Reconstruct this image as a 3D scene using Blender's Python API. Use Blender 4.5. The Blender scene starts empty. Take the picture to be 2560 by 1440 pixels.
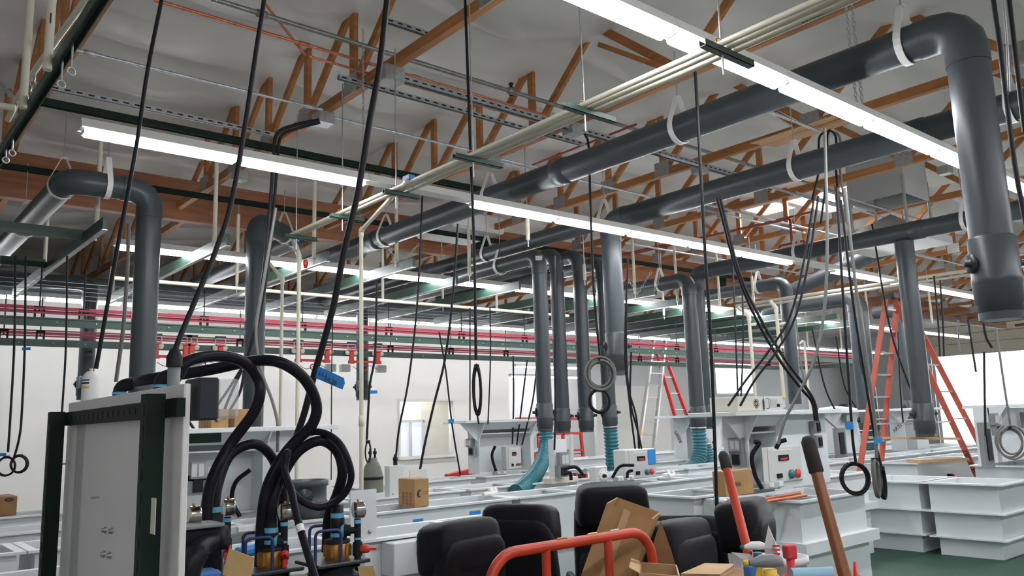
import bpy, math, random
from mathutils import Vector as V, Matrix, noise
R0 = random.Random(7)
SC = bpy.context.scene
COL = SC.collection
PI = math.pi
# ---------------------------------------------------------------- camera geometry
# X runs along the strip lights (away to the right), Y along the trusses (away to the left), Z up, metres
EYE = V((0, 0, 1.6)); FOC = 2030.0
RX = V((.765, -.082, -.639)); RY = V((-.643, -.146, -.752)); RX.normalize()
RY = (RY - RX * RY.dot(RX)).normalized(); RZ = RX.cross(RY)
def ray(px, py):
    c = V((px - 1280, 720 - py, -FOC))
    return V((RX.dot(c), RY.dot(c), RZ.dot(c)))
FW = ray(1280, 720) / FOC
FH = V((FW.x, FW.y, 0)).normalized()
def P(px, py, x=None, y=None, z=None, d=None, h=None):
    """the point of the room seen at (px, py): on the plane x, y or z, at depth d, or at level distance h"""
    r = ray(px, py)
    if x is not None: t = x / r.x
    elif y is not None: t = y / r.y
    elif z is not None: t = (z - 1.6) / r.z
    elif d is not None: t = d / FOC
    else: t = h / r.dot(FH)
    return EYE + r * t
def runx(p1, p2, z):
    a = P(*p1, z=z); b = P(*p2, y=a.y); return V((a.x, a.y, z)), V((b.x, a.y, z))
def runy(p1, p2, z):
    a = P(*p1, z=z); b = P(*p2, x=a.x); return V((a.x, a.y, z)), V((a.x, b.y, z))
ORD = 'first second third fourth fifth sixth seventh eighth ninth tenth eleventh twelfth thirteenth fourteenth fifteenth sixteenth seventeenth eighteenth nineteenth twentieth'.split()
ORD += ['twenty-' + o for o in ORD[:9]]
# ---------------------------------------------------------------- materials
MATS = {}
def mat(name, col, rough=.5, metal=0, var=.0, scale=8, bump=0, bscale=60, emit=None, estr=0, alpha=1, trans=0, coat=0, col2=None, stretch=None):
    m = bpy.data.materials.new(name); m.use_nodes = True; MATS[name] = m
    nt = m.node_tree; b = nt.nodes['Principled BSDF']
    c = (col[0], col[1], col[2], 1)
    b.inputs['Base Color'].default_value = c; b.inputs['Roughness'].default_value = rough; b.inputs['Metallic'].default_value = metal
    if name in ('black', 'black_rub', 'leather', 'leather_grey', 'pvc_dark', 'pvc_grey', 'dark_green', 'grey_cable', 'grip'): b.inputs['Specular IOR Level'].default_value = .3 if name == 'pvc_grey' else (.09 if name in ('black_rub', 'leather', 'leather_grey', 'dark_green') else .2)
    if coat: b.inputs['Coat Weight'].default_value = coat
    if trans: b.inputs['Transmission Weight'].default_value = trans
    if alpha < 1: b.inputs['Alpha'].default_value = alpha
    if emit: b.inputs['Emission Color'].default_value = (*emit, 1); b.inputs['Emission Strength'].default_value = estr
    if var or bump or col2:
        tc = nt.nodes.new('ShaderNodeTexCoord'); src = tc.outputs['Object']
        if stretch:
            mp = nt.nodes.new('ShaderNodeMapping'); mp.inputs['Scale'].default_value = stretch; nt.links.new(src, mp.inputs[0]); src = mp.outputs[0]
    if var or col2:
        n = nt.nodes.new('ShaderNodeTexNoise'); n.inputs['Scale'].default_value = scale; n.inputs['Detail'].default_value = 6
        nt.links.new(src, n.inputs['Vector'])
        r = nt.nodes.new('ShaderNodeValToRGB'); r.color_ramp.elements[0].position = .3; r.color_ramp.elements[1].position = .7
        e = col2 or [max(0, x * (1 - var)) for x in col]
        f = col if col2 else [min(1, x * (1 + var * .6)) for x in col]
        r.color_ramp.elements[0].color = (*e, 1); r.color_ramp.elements[1].color = (*f, 1)
        nt.links.new(n.outputs[0], r.inputs[0]); nt.links.new(r.outputs[0], b.inputs['Base Color'])
    if bump:
        n2 = nt.nodes.new('ShaderNodeTexNoise'); n2.inputs['Scale'].default_value = bscale; n2.inputs['Detail'].default_value = 4
        nt.links.new(src, n2.inputs['Vector'])
        bp = nt.nodes.new('ShaderNodeBump'); bp.inputs['Strength'].default_value = bump; bp.inputs['Distance'].default_value = .02
        nt.links.new(n2.outputs[0], bp.inputs['Height']); nt.links.new(bp.outputs[0], b.inputs['Normal'])
    return m
# ---------------------------------------------------------------- mesh builder
def frame(d):
    d = d.normalized(); u = V((0, 0, 1)) if abs(d.z) < .95 else V((0, 1, 0))
    s = d.cross(u).normalized(); return s, s.cross(d).normalized()
class MB:
    def __init__(self): self.v = []; self.f = []; self.s = []; self.m = []; self.mi = 0
    def add(self, vs, fs, sm=False):
        o = len(self.v); self.v += [V(x) for x in vs]
        for f in fs: self.f.append([o + i for i in f]); self.s.append(sm); self.m.append(self.mi)
        return self
    def hexa(self, c):
        return self.add(c, [(0, 3, 2, 1), (4, 5, 6, 7), (0, 1, 5, 4), (1, 2, 6, 5), (2, 3, 7, 6), (3, 0, 4, 7)])
    def box(self, c, s, rz=0, bev=0):
        x, y, z = s[0] / 2, s[1] / 2, s[2] / 2; M = Matrix.Rotation(rz, 3, 'Z'); c = V(c)
        if bev:
            b = min(bev, x * .9, y * .9, z * .9)
            for (a, bb, cc) in ((x, y - b, z - b), (x - b, y, z - b), (x - b, y - b, z)): pass
            vs = []; idx = {}
            for i, sx in enumerate((-1, 1)):
                for j, sy in enumerate((-1, 1)):
                    for k, sz in enumerate((-1, 1)):
                        for ax in range(3):
                            p = [sx * (x - b), sy * (y - b), sz * (z - b)]; p[ax] = (sx * x, sy * y, sz * z)[ax]
                            idx[i, j, k, ax] = len(vs); vs.append(c + M @ V(p))
            F = []
            def q(*k): F.append([idx[t] for t in k])
            q((0,0,0,0),(0,0,1,0),(0,1,1,0),(0,1,0,0)); q((1,0,0,0),(1,1,0,0),(1,1,1,0),(1,0,1,0))
            q((0,0,0,1),(1,0,0,1),(1,0,1,1),(0,0,1,1)); q((0,1,0,1),(0,1,1,1),(1,1,1,1),(1,1,0,1))
            q((0,0,0,2),(0,1,0,2),(1,1,0,2),(1,0,0,2)); q((0,0,1,2),(1,0,1,2),(1,1,1,2),(0,1,1,2))
            for i in (0, 1):
                for j in (0, 1): q((i,j,0,0),(i,j,0,1),(i,j,1,1),(i,j,1,0)); q((i,0,j,0),(i,0,j,2),(i,1,j,2),(i,1,j,0)); q((0,i,j,1),(0,i,j,2),(1,i,j,2),(1,i,j,1))
                for j in (0, 1):
                    for k in (0, 1): q((i,j,k,0),(i,j,k,1),(i,j,k,2))
            return self.add(vs, F)
        return self.hexa([c + M @ V((sx * x, sy * y, sz * z)) for sz in (-1, 1) for sx, sy in ((-1, -1), (1, -1), (1, 1), (-1, 1))])
    def bar(self, a, b, w, h, up=None):
        a, b = V(a), V(b); d = (b - a).normalized()
        if up is None: s, u = frame(d)
        else: s = d.cross(V(up)).normalized(); u = s.cross(d)
        s = s * w / 2; u = u * h / 2
        return self.hexa([a - s - u, a + s - u, a + s + u, a - s + u, b - s - u, b + s - u, b + s + u, b - s + u])
    def tube(self, pts, r, n=8, cap=True, closed=False, sm=True):
        pts = [V(p) for p in pts]; N = len(pts); rr = r if isinstance(r, (list, tuple)) else [r] * N
        rings = []; s = None
        for i, p in enumerate(pts):
            if closed: d = pts[(i + 1) % N] - pts[i - 1]
            else: d = pts[min(i + 1, N - 1)] - pts[max(i - 1, 0)]
            if d.length < 1e-9: d = V((0, 0, 1))
            d.normalize()
            if s is None: s, u = frame(d)
            else:
                s = (s - d * s.dot(d))
                if s.length < 1e-6: s, u = frame(d)
                s.normalize(); u = s.cross(d)
            k = 1.0
            if 0 < i < N - 1 or closed:
                e1 = (pts[i] - pts[i - 1]).normalized(); k = 1
            rings.append([p + (s * math.cos(2 * PI * j / n) + u * math.sin(2 * PI * j / n)) * rr[i] * k for j in range(n)])
        vs = [q for g in rings for q in g]; fs = []
        for i in range(N if closed else N - 1):
            a, b = i * n, ((i + 1) % N) * n
            for j in range(n): fs.append((a + j, a + (j + 1) % n, b + (j + 1) % n, b + j))
        self.add(vs, fs, sm)
        if cap and not closed:
            self.add(rings[0], [list(range(n))[::-1]]); self.add(rings[-1], [list(range(n))])
        return self
    def rod(self, a, b, r, n=8): return self.tube([a, b], r, n)
    def lathe(self, prof, at=(0, 0, 0), axis=(0, 0, 1), n=16, sm=True):
        ax = V(axis).normalized(); s, u = frame(ax); at = V(at); vs = []; fs = []
        for r, h in prof:
            for j in range(n):
                t = 2 * PI * j / n; vs.append(at + ax * h + (s * math.cos(t) + u * math.sin(t)) * r)
        for i in range(len(prof) - 1):
            for j in range(n): fs.append((i * n + j, i * n + (j + 1) % n, (i + 1) * n + (j + 1) % n, (i + 1) * n + j))
        return self.add(vs, fs, sm)
    def prism(self, poly, off):
        """a flat outline (3-D points) pushed out by off"""
        n = len(poly); off = V(off); a = [V(p) for p in poly]
        self.add(a + [p + off for p in a], [list(range(n))[::-1], list(range(n, 2 * n))] + [(i, (i + 1) % n, n + (i + 1) % n, n + i) for i in range(n)])
        return self
    def sphere(self, c, r, n=10, sc=(1, 1, 1)):
        vs = []; fs = []; m = n // 2
        for i in range(m + 1):
            for j in range(n):
                t = PI * i / m; q = 2 * PI * j / n
                vs.append(V(c) + V((r * sc[0] * math.sin(t) * math.cos(q), r * sc[1] * math.sin(t) * math.sin(q), r * sc[2] * math.cos(t))))
        for i in range(m):
            for j in range(n): fs.append((i * n + j, (i + 1) * n + j, (i + 1) * n + (j + 1) % n, i * n + (j + 1) % n))
        return self.add(vs, fs, True)
    def build(self, name, m, parent=None, flip=False):
        xs = [p.x for p in self.v]; ys = [p.y for p in self.v]; zs = [p.z for p in self.v]
        if parent is None: o = V(((min(xs) + max(xs)) / 2, (min(ys) + max(ys)) / 2, min(zs)))
        else: o = V(parent['_w'])
        me = bpy.data.meshes.new(name)
        me.from_pydata([p - o for p in self.v], [], self.f); me.polygons.foreach_set('use_smooth', self.s)
        for k in (m if isinstance(m, (list, tuple)) else [m]): me.materials.append(MATS[k] if isinstance(k, str) else k)
        if isinstance(m, (list, tuple)): me.polygons.foreach_set('material_index', self.m)
        me.update()
        ob = bpy.data.objects.new(name, me); COL.objects.link(ob)
        if parent is None: ob.location = o; ob['_w'] = o
        else: ob.parent = parent; ob['_w'] = o
        return ob
LAB = {}
def tag(o, label, cat, group=None, kind=None):
    if label: o['label'] = label; LAB.setdefault(label, []).append(o.name)
    if cat: o['category'] = cat
    if group: o['group'] = group
    if kind: o['kind'] = kind
    return o
def T(name, label, cat, loc, group=None):
    o = bpy.data.objects.new(name, None); COL.objects.link(o); o.location = loc; o['_w'] = V(loc); o.empty_display_size = .1
    return tag(o, label, cat, group)
def struct(o): o['kind'] = 'structure'; return o
def rename_free(): pass
def copytree(o, loc, rz, label=None, group=None):
    c = o.copy(); COL.objects.link(c); c.location = loc; c.rotation_euler = (0, 0, rz)
    if label: c['label'] = label; LAB.setdefault(label, []).append(c.name)
    if group: c['group'] = group
    for ch in o.children:
        d = ch.copy(); COL.objects.link(d); d.parent = c
        for g in ch.children:
            e = g.copy(); COL.objects.link(e); e.parent = d
    return c
def smooth(pts, n=6, closed=False):
    pts = [V(p) for p in pts]; out = []; N = len(pts)
    for i in range(N if closed else N - 1):
        p1, p2 = pts[i], pts[(i + 1) % N]
        p0 = pts[i - 1] if (i > 0 or closed) else p1 * 2 - p2
        p3 = pts[(i + 2) % N] if (i + 2 < N or closed) else p2 * 2 - p1
        for k in range(n):
            t = k / n
            out.append(.5 * ((2 * p1) + (p2 - p0) * t + (2 * p0 - 5 * p1 + 4 * p2 - p3) * t * t + (3 * p1 - p0 - 3 * p2 + p3) * t ** 3))
    if not closed: out.append(pts[-1])
    return out
def arc(a, c, b, r, n=8):
    """rounded corner a-c-b: points of the arc of radius r"""
    a, c, b = V(a), V(c), V(b); u = (a - c).normalized(); w = (b - c).normalized(); ang = u.angle(w)
    t = r / math.tan(ang / 2); p, q = c + u * t, c + w * t
    m = (u + w).normalized(); o = c + m * (r / math.sin(ang / 2)); out = []
    e1 = (p - o).normalized(); tot = e1.angle((q - o).normalized()); e2 = ((q - o) - e1 * (q - o).dot(e1)).normalized()
    for k in range(n + 1): out.append(o + (e1 * math.cos(tot * k / n) + e2 * math.sin(tot * k / n)) * r)
    return out
def rounded(pts, r, n=6):
    out = [V(pts[0])]
    for i in range(1, len(pts) - 1): out += arc(pts[i - 1], pts[i], pts[i + 1], r, n)
    return out + [V(pts[-1])]
# ---------------------------------------------------------------- palette
mat('insulation', (.64, .615, .575), .42, var=.06, scale=1.5, bump=.25, bscale=5)
mat('wood', (.46, .19, .055), .6, var=.45, scale=3, bump=.15, stretch=(6, .6, 6), col2=(.31, .115, .03))
mat('wood_beam', (.3, .12, .05), .55, var=.35, scale=3, stretch=(.6, 6, 6), col2=(.2, .07, .03))
mat('plate', (.42, .42, .41), .4, .8, var=.2, scale=30)
mat('pvc_grey', (.05, .06, .066), .36, var=.08, scale=4)
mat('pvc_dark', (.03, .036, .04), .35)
mat('pvc_white', (.62, .59, .47), .38, var=.05, scale=5)
mat('white_strap', (.7, .7, .68), .45)
mat('galv', (.5, .52, .53), .38, .85, var=.2, scale=25)
mat('steel_pipe', (.3, .3, .28), .4, .8, var=.25, scale=12)
mat('copper', (.62, .2, .1), .38, .75, var=.2, scale=10)
mat('red_pipe', (.3, .05, .035), .5)
mat('green_strut', (.02, .052, .036), .45, var=.15, scale=6)
mat('dark_green', (.011, .02, .015), .5, var=.2, scale=6)
mat('housing', (.72, .71, .68), .45)
mat('lamp', (1, 1, 1), .4, emit=(.94, .96, 1), estr=48)
mat('black', (.012, .012, .014), .5)
mat('black_rub', (.014, .013, .018), .3, var=.2, scale=30)
mat('grey_cable', (.16, .16, .15), .5)
mat('wall_white', (.66, .645, .61), .6, var=.02, scale=2, bump=.03)
mat('wall_far', (.66, .67, .67), .65, var=.03, scale=2)
mat('concrete', (.22, .22, .21), .7, var=.2, scale=3, bump=.1)
mat('tank', (.71, .745, .755), .3, var=.015, scale=2)
mat('tank_rim', (.74, .77, .78), .32, var=.02, scale=6)
mat('red_bar', (.27, .008, .03), .5)
mat('red', (.58, .03, .022), .42, var=.15, scale=12)
mat('orange', (.56, .05, .016), .4, var=.0, scale=9, col2=(.42, .035, .014), bump=.05)
mat('ladder_red', (.5, .1, .065), .5, var=.12, scale=14)
mat('alu', (.62, .62, .6), .35, .7, var=.1, scale=20)
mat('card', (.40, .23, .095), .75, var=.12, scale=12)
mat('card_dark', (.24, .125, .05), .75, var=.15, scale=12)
mat('card_light', (.52, .34, .18), .75, var=.1, scale=12)
mat('teal', (.015, .13, .16), .32)
mat('tape', (.02, .22, .58), .6)
mat('blue_tube', (.012, .03, .12), .4)
mat('blue', (.05, .16, .42), .45)
mat('cyan_tape', (.12, .42, .6), .5)
mat('box_grey', (.2, .21, .215), .5)
mat('box_light', (.62, .63, .6), .42)
mat('clear', (.75, .78, .8), .12, alpha=.3)
mat('glass', (.85, .9, .92), .05, alpha=.1)
mat('panel_white', (.76, .745, .72), .4, var=.03, scale=3)
mat('leather', (.011, .010, .012), .42, var=.15, scale=20, bump=.12, bscale=160)
mat('leather_grey', (.026, .024, .027), .45, var=.15, scale=20, bump=.12, bscale=160)
mat('chrome', (.55, .52, .46), .22, 1)
mat('brass', (.36, .17, .035), .42, .6, var=.2, scale=14)
mat('tag_paper', (.5, .33, .14), .8)
mat('wood_pole', (.2, .065, .014), .42, var=.25, scale=5, stretch=(6, 6, .8))
mat('grip', (.035, .03, .028), .75)
mat('ink', (.03, .022, .02), .7)
mat('red_ink', (.55, .03, .04), .6)
mat('white', (.78, .78, .76), .45)
mat('yellow', (.75, .5, .03), .5)
mat('tan_panel', (.62, .6, .5), .5)
mat('cylinder_green', (.13, .14, .11), .5, var=.25, scale=7)
mat('red_led', (.3, .01, .02), .4, emit=(1, .04, .06), estr=.35)
mat('bag', (.7, .7, .72), .25, alpha=.5)
mat('cream', (.72, .66, .54), .5, var=.06, scale=8)
mat('light_blue', (.3, .5, .62), .5)
mat('label_grey', (.45, .46, .45), .5)
mat('daylight', (1, 1, 1), .5, emit=(.92, .96, 1), estr=9)
mat('skylight', (1, 1, 1), .5, emit=(1, .98, 1), estr=30)
mat('inner_glow', (.7, .72, .78), .4, emit=(.85, .88, 1), estr=.35)
# ================================================================ setting
struct(MB().add([(-3, -5, 0), (44, -5, 0), (44, 24, 0), (-3, 24, 0)], [(0, 1, 2, 3)]).add([(-3, -5, -.2), (44, -5, -.2), (44, 24, -.2), (-3, 24, -.2)], [(3, 2, 1, 0)]).build('floor', 'concrete'))
def mat_mesh():
    m = bpy.data.materials.new('mesh_mat'); m.use_nodes = True; nt = m.node_tree; b = nt.nodes['Principled BSDF']; MATS['mesh_mat'] = m
    tc = nt.nodes.new('ShaderNodeTexCoord'); ck = nt.nodes.new('ShaderNodeTexBrick')
    ck.inputs['Scale'].default_value = 1; ck.offset = 0
    ck.inputs['Color1'].default_value = (.005, .02, .013, 1); ck.inputs['Color2'].default_value = (.006, .024, .015, 1); ck.inputs['Mortar'].default_value = (.012, .06, .034, 1)
    ck.inputs['Mortar Size'].default_value = .012; ck.inputs['Brick Width'].default_value = .06; ck.inputs['Row Height'].default_value = .045
    nt.links.new(tc.outputs['Object'], ck.inputs['Vector']); nt.links.new(ck.outputs['Color'], b.inputs['Base Color']); b.inputs['Roughness'].default_value = .6
    bp = nt.nodes.new('ShaderNodeBump'); bp.inputs['Strength'].default_value = .6; nt.links.new(ck.outputs['Fac'], bp.inputs['Height']); nt.links.new(bp.outputs[0], b.inputs['Normal'])
mat_mesh()
tag(MB().box((11.5, 2.2, .003), (16, 8.6, .004)).build('floor_mat', 'mesh_mat'), 'green open mesh matting covering the floor under the white tanks', 'floor mat')
# sagging insulation sheets between the trusses
TX0, TDX = 3.72, 2.34
def ceil_z(x, y):
    u = ((x - TX0) / TDX) % 1; s = math.sin(PI * u) ** .7
    w = abs(math.sin(PI * (y - .05) / 1.22)) ** .6
    n = noise.noise(V((x * .9, y * .7, 0))) * .05 + noise.noise(V((x * 2.3, y * 2.6, 4))) * .02
    return 5.72 - s * (.05 + .16 * w) - .04 * w + n * (.3 + .7 * s) - .0
xs = [-3 + i * .13 for i in range(int(25 / .13))]; xs += [xs[-1] + .35 * (i + 1) for i in range(64)]
ys = [-5 + j * .125 for j in range(int(29 / .125) + 1)]
m = MB(); vs = [(x, y, ceil_z(x, y)) for x in xs for y in ys]; W = len(ys)
m.add(vs, [(i * W + j, i * W + j + 1, (i + 1) * W + j + 1, (i + 1) * W + j) for i in range(len(xs) - 1) for j in range(W - 1)], True)
struct(m.build('ceiling', 'insulation'))
struct(MB().box((20.5, 9.5, 5.95), (47, 29, .04)).build('roof_deck', 'wall_far'))
def wall(name, x0, x1, y0, y1, z0, z1, holes=(), m='wall_white', axis='x', t=.15):
    """a wall along axis with rectangular openings (a0, a1, z0, z1)"""
    b = MB(); L0, L1 = (x0, x1) if axis == 'x' else (y0, y1)
    cuts = sorted({L0, L1, *[h[0] for h in holes], *[h[1] for h in holes]})
    for a, c in zip(cuts, cuts[1:]):
        seg = [(z0, z1)]
        for h in holes:
            if h[0] <= a + 1e-6 and h[1] >= c - 1e-6:
                seg = [s2 for s in seg for s2 in ((s[0], min(s[1], h[2])), (max(s[0], h[3]), s[1])) if s2[1] > s2[0] + 1e-6]
        for s in seg:
            mid = ((a + c) / 2, (s[0] + s[1]) / 2)
            if axis == 'x': b.box((mid[0], y0 + t / 2, mid[1]), (c - a, t, s[1] - s[0]))
            else: b.box((x0 + t / 2, mid[0], mid[1]), (t, c - a, s[1] - s[0]))
    return struct(b.build(name, m))
OW = 16.0                                                   # face of the white office wall
wa, wb = P(1000, 1003, y=OW), P(1133, 1135, y=OW)
cx = P(1273, 1000, y=OW).x
wall('wall_office', -3, cx, OW, OW, 0, 4.3, [(wa.x, wb.x, wb.z, wa.z)])
wall('wall_office_side', cx - .15, cx, OW + .15, 22, 0, 4.3, axis='y', m='wall_white')
FWY = 22.0
fa, fb = P(1785, 905, y=FWY), P(1890, 985, y=FWY)
wall('wall_back', -3, 44, FWY, FWY, 0, 5.93, [(fa.x, fb.x, fb.z, fa.z)], m='wall_far')
p1, p2 = P(1490, 1000, y=19), P(1672, 1000, y=19)
wall('wall_partition', p1.x, p2.x, 19, 19, 0, 2.75, m='wall_white')
DX = 42.0
da, db = P(2335, 893, x=DX), P(2700, 893, x=DX)
dtop = da.z
wall('wall_right', DX, DX, -5, 22, 0, 5.93, [(-1.5, da.y, 0, dtop)], m='wall_far', axis='y')
wall('wall_front', -3, 44, -5.15, -5.15, 0, 5.93, m='wall_far')
wall('wall_left', -3.15, -3.15, -5, 22, 0, 5.93, m='wall_far', axis='y')
# the office window: frame, sliding sash behind clear glass, a bright office behind
t = T('window_1', None, None, ((wa.x + wb.x) / 2, OW, wb.z)); struct(t)
w = wb.x - wa.x; h = wa.z - wb.z
b = MB()
for (q, s) in (((wa.x + w / 2, OW + .07, wa.z + .02), (w + .12, .2, .05)), ((wa.x + w / 2, OW + .05, wb.z - .03), (w + .16, .26, .06)), ((wa.x - .03, OW + .07, wb.z + h / 2), (.05, .2, h)), ((wb.x + .03, OW + .07, wb.z + h / 2), (.05, .2, h))): b.box(q, s)
b.build('window_frame', 'box_light', t)
ix = wa.x + w * .7; iz = wb.z + h * .64
b = MB(); b.box((wa.x + w * .35, OW + .6, iz), (w * .74, .06, .06)); b.box((ix, OW + .6, wb.z + h * .3), (.05, .06, h * .7)); b.box((wa.x + w * .45, OW + .6, wb.z + h * .3), (.05, .06, h * .64)); b.box((wa.x + w * .03, OW + .6, wb.z + h * .3), (.1, .06, h * .64))
b.build('inner_sash', 'alu', t)
MB().box((wa.x + w / 2, OW + .06, wb.z + h / 2), (w, .006, h)).build('pane', 'glass', t)
MB().box((wa.x + w * .35, OW + .66, wb.z + h * .28), (w * .72, .02, h * .7)).build('inner_window', 'inner_glow', t)
MB().box((wa.x + w * .86, OW + .7, wb.z + h * .5), (w * .34, .02, h * 1.2)).build('beige_return', 'tan_panel', t)
struct(MB().box((wa.x + w / 2, OW + 1.6, 1.6), (w * 2.6, .05, 3)).build('office_back_wall', 'tan_panel'))
L = bpy.data.lights.new('office_lamp', 'AREA'); L.energy = 90; L.size = 1; lo = bpy.data.objects.new('office_lamp', L); COL.objects.link(lo); lo.location = (wa.x + w / 2, OW + .9, 2.9)
# bright window high in the far wall
t = T('window_2', None, None, ((fa.x + fb.x) / 2, FWY, fb.z)); struct(t)
b = MB(); w = fb.x - fa.x; h = fa.z - fb.z
for (q, s) in (((fa.x + w / 2, FWY + .05, fa.z), (w, .14, .08)), ((fa.x + w / 2, FWY + .05, fb.z), (w, .14, .08)), ((fa.x, FWY + .05, fb.z + h / 2), (.08, .14, h)), ((fb.x, FWY + .05, fb.z + h / 2), (.08, .14, h))): b.box(q, s)
b.build('window_frame', 'box_light', t)
MB().box((fa.x + w / 2, FWY + .1, fb.z + h / 2), (w, .01, h)).build('pane', 'glass', t)
# roll-up door: raised sections and tracks over the bright opening
t = T('door_1', None, None, (DX, 4, dtop)); struct(t)
b = MB(); c = MB()
pts = [(DX - .12, dtop + .05), (DX - .16, dtop + .55), (DX - .3, dtop + 1.0), (DX - .75, dtop + 1.35), (DX - 1.5, dtop + 1.5)]
for (x0, z0), (x1, z1) in zip(pts, pts[1:]):
    b.hexa([(x0, -1.7, z0), (x0 + .05, -1.7, z0), (x0 + .05, da.y + .2, z0), (x0, da.y + .2, z0), (x1, -1.7, z1 - .02), (x1 + .05, -1.7, z1 - .02), (x1 + .05, da.y + .2, z1 - .02), (x1, da.y + .2, z1 - .02)])
    for yy in (1.5, 4.5, 7.5, 10): c.bar((x0 - .02, yy, z0), (x1 - .02, yy, z1), .1, .05)
b.build('door_panel', 'cream', t); c.build('door_stile', 'label_grey', t)
MB().tube(smooth([(DX - .2, da.y + .1, 0), (DX - .2, da.y + .1, dtop), (DX - .5, da.y + .1, dtop + .9), (DX - 2.4, da.y + .1, dtop + 1.3)]), .04, 6).build('door_track', 'galv', t)
struct(MB().box((DX + 12, 5, -.06), (23, 40, .1)).build('outside_ground', 'concrete'))
# skylights in the ceiling
for k, (px, py, sx, sy) in enumerate(((2095, 492, 1.5, 1.25), (1925, 515, .7, .7))):
    q = P(px, py, z=5.5)
    t = T('skylight', ['wide bright skylight in the ceiling behind the hanging cables', 'smaller bright skylight left of the wide one'][k], 'skylight', (q.x, q.y, 5.44), 'skylights')
    for dx, dy, wx, wy in ((0, -sy / 2, sx, .05), (0, sy / 2, sx, .05), (-sx / 2, 0, .05, sy), (sx / 2, 0, .05, sy)): MB().box((q.x + dx, q.y + dy, 5.68), (wx, wy, .48)).build('curb', 'white', t)
    MB().box((q.x, q.y, 5.5), (sx - .06, sy - .06, .02)).build('diffuser', 'skylight', t)
# ================================================================ roof trusses
CB = 4.8                                                    # underside of the bottom chords
def truss(i, x, full, y0=-4.6, y1=11.75, nm=None):
    t = T('roof_truss', nm, 'truss', (x, 4, CB), 'wooden roof trusses')
    if y0 < 0: yb = [-4.1, -1.95, .2, 2.35, 4.5, 6.66, 7.66, 8.66, 9.66, 10.66]
    else: yb = [y0 + .6 + k * 1.5 for k in range(6)]
    one = MB()
    def go(name, b, m):
        if full: b.build(name, m, t)
    parts = []
    b = MB().bar((x, y0, CB + .05), (x, y1, CB + .05), .075, .1); parts.append(('bottom_chord', b))
    b = MB().bar((x, y0, 5.82), (x, y1, 5.82), .075, .12); parts.append(('top_chord', b))
    for k, y in enumerate(yb):
        if y0 < 0 and y < 6:
            for o in (-1.05, 1.05): parts.append(('diagonal_web', MB().bar((x, y, CB + .08), (x, y + o, 5.76), .045, .085, up=(0, 1, 0))))
        else:
            parts.append(('vertical_web', MB().bar((x, y, CB + .04), (x, y, 5.78), .05, .085, up=(0, 1, 0))))
            parts.append(('diagonal_web', MB().bar((x, y, CB + .08), (x, y - (1 if y0 < 0 else 1.4), 5.76), .045, .085, up=(0, 1, 0))))
    plates = [('gusset_plate', MB().box((x, y, CB + .1), (.084, .24, .2))) for y in yb]
    if full:
        for n, b in parts: b.build(n, 'wood', t)
        for n, b in plates: b.build(n, 'plate', t)
    else:
        a = MB()
        for n, b in parts: a.add(b.v, b.f)
        a.build('timber_frame', 'wood', t); a = MB()
        for n, b in plates: a.add(b.v, b.f)
        a.build('gusset_plates', 'plate', t)
    return t
for i in range(16):
    x = TX0 + TDX * (i - 1)
    truss(i, x, True, nm='%s brown roof truss from the left, in front of the big beam' % ORD[i])
for i in range(9):
    x = TX0 + TDX * (i - 1) + .3
    truss(i, x, True, 12.2, 21.6, nm='%s brown roof truss from the left, behind the big beam' % ORD[i])
# big glued beam the trusses bear on
bm = T('glulam_beam', 'long deep brown glued beam running across under the trusses', 'beam', (15, 11.98, CB))
MB().box((17, 11.98, CB + .2), (38, .16, .62)).build('beam_timber', 'wood_beam', bm)
for k in range(3):
    xx = (.6, 9.4, 17)[k]
    MB().box((xx, 11.88, CB + .2), (.35, .02, .4)).build('steel_bracket', 'dark_green', bm)
# diagonal wooden braces between neighbouring trusses
for k, (a, c) in enumerate((((1500, 112), (1655, 168)), ((1905, 262), (2005, 320)), ((1760, 560), (1870, 640)))):
    A = P(*a, z=5.55); B = P(*c, z=4.95)
    tag(MB().bar(A, B, .06, .05).build('cross_brace', 'wood'), ['thin wooden cross brace above the white pipe bundle', 'short wooden cross brace above the lamp row by the cardboard', 'wooden cross brace behind the grey duct near the skylights'][k], 'brace', 'wooden cross braces')
# ================================================================ strip lights
LZ = 3.75; LP = 1.15
def make_light(lit):
    t = T('strip_light', None, 'light', (0, 0, 0))
    b = MB(); b.hexa([(.002, -.07, .0), (LP - .002, -.07, .0), (LP - .002, .07, .0), (.002, .07, .0), (.002, -.045, .07), (LP - .002, -.045, .07), (LP - .002, .045, .07), (.002, .045, .07)])
    b.build('housing', 'housing', t)
    if lit:
        for s in (-1, 1): MB().tube([(.04, s * .03, -.026), (LP - .04, s * .03, -.026)], .024, 8).build('lamp_tube', 'lamp', t)
        for xx in (.03, LP - .03): MB().box((xx, 0, -.02), (.014, .09, .034)).build('lamp_socket', 'white', t)
    return t
LIT, DARK = make_light(True), make_light(False); used = set()
rows = [('front', (1955, 205), 2.55, 13, ()), ('second', (198, 321), None, 17, (2, 8)), ('third', (285, 612), None, 21, ()), ('back', (0, 737), None, 26, ())]
for rn, px, x0, n, dark in rows:
    q = P(*px, z=LZ)
    if rn == 'front': q.x = q.x - LP * 2
    if rn == 'back': q.x -= LP * 1.5
    for k in range(n):
        src = DARK if k in dark else LIT
        lab = '%s %s fluorescent fixture from the left in the %s row of strip lights' % (ORD[k], 'unlit white' if k in dark else 'glowing', rn)
        if src in used: copytree(src, (q.x + k * LP, q.y, LZ), 0, lab, 'strip lights in the %s row' % rn)
        else: src.location = (q.x + k * LP, q.y, LZ); tag(src, lab, 'light', 'strip lights in the %s row' % rn); used.add(src)
    if rn == 'second': ROW2 = q.y
    if rn == 'front': ROW1 = q.y
q = P(1288, 915, y=20.5)
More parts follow.
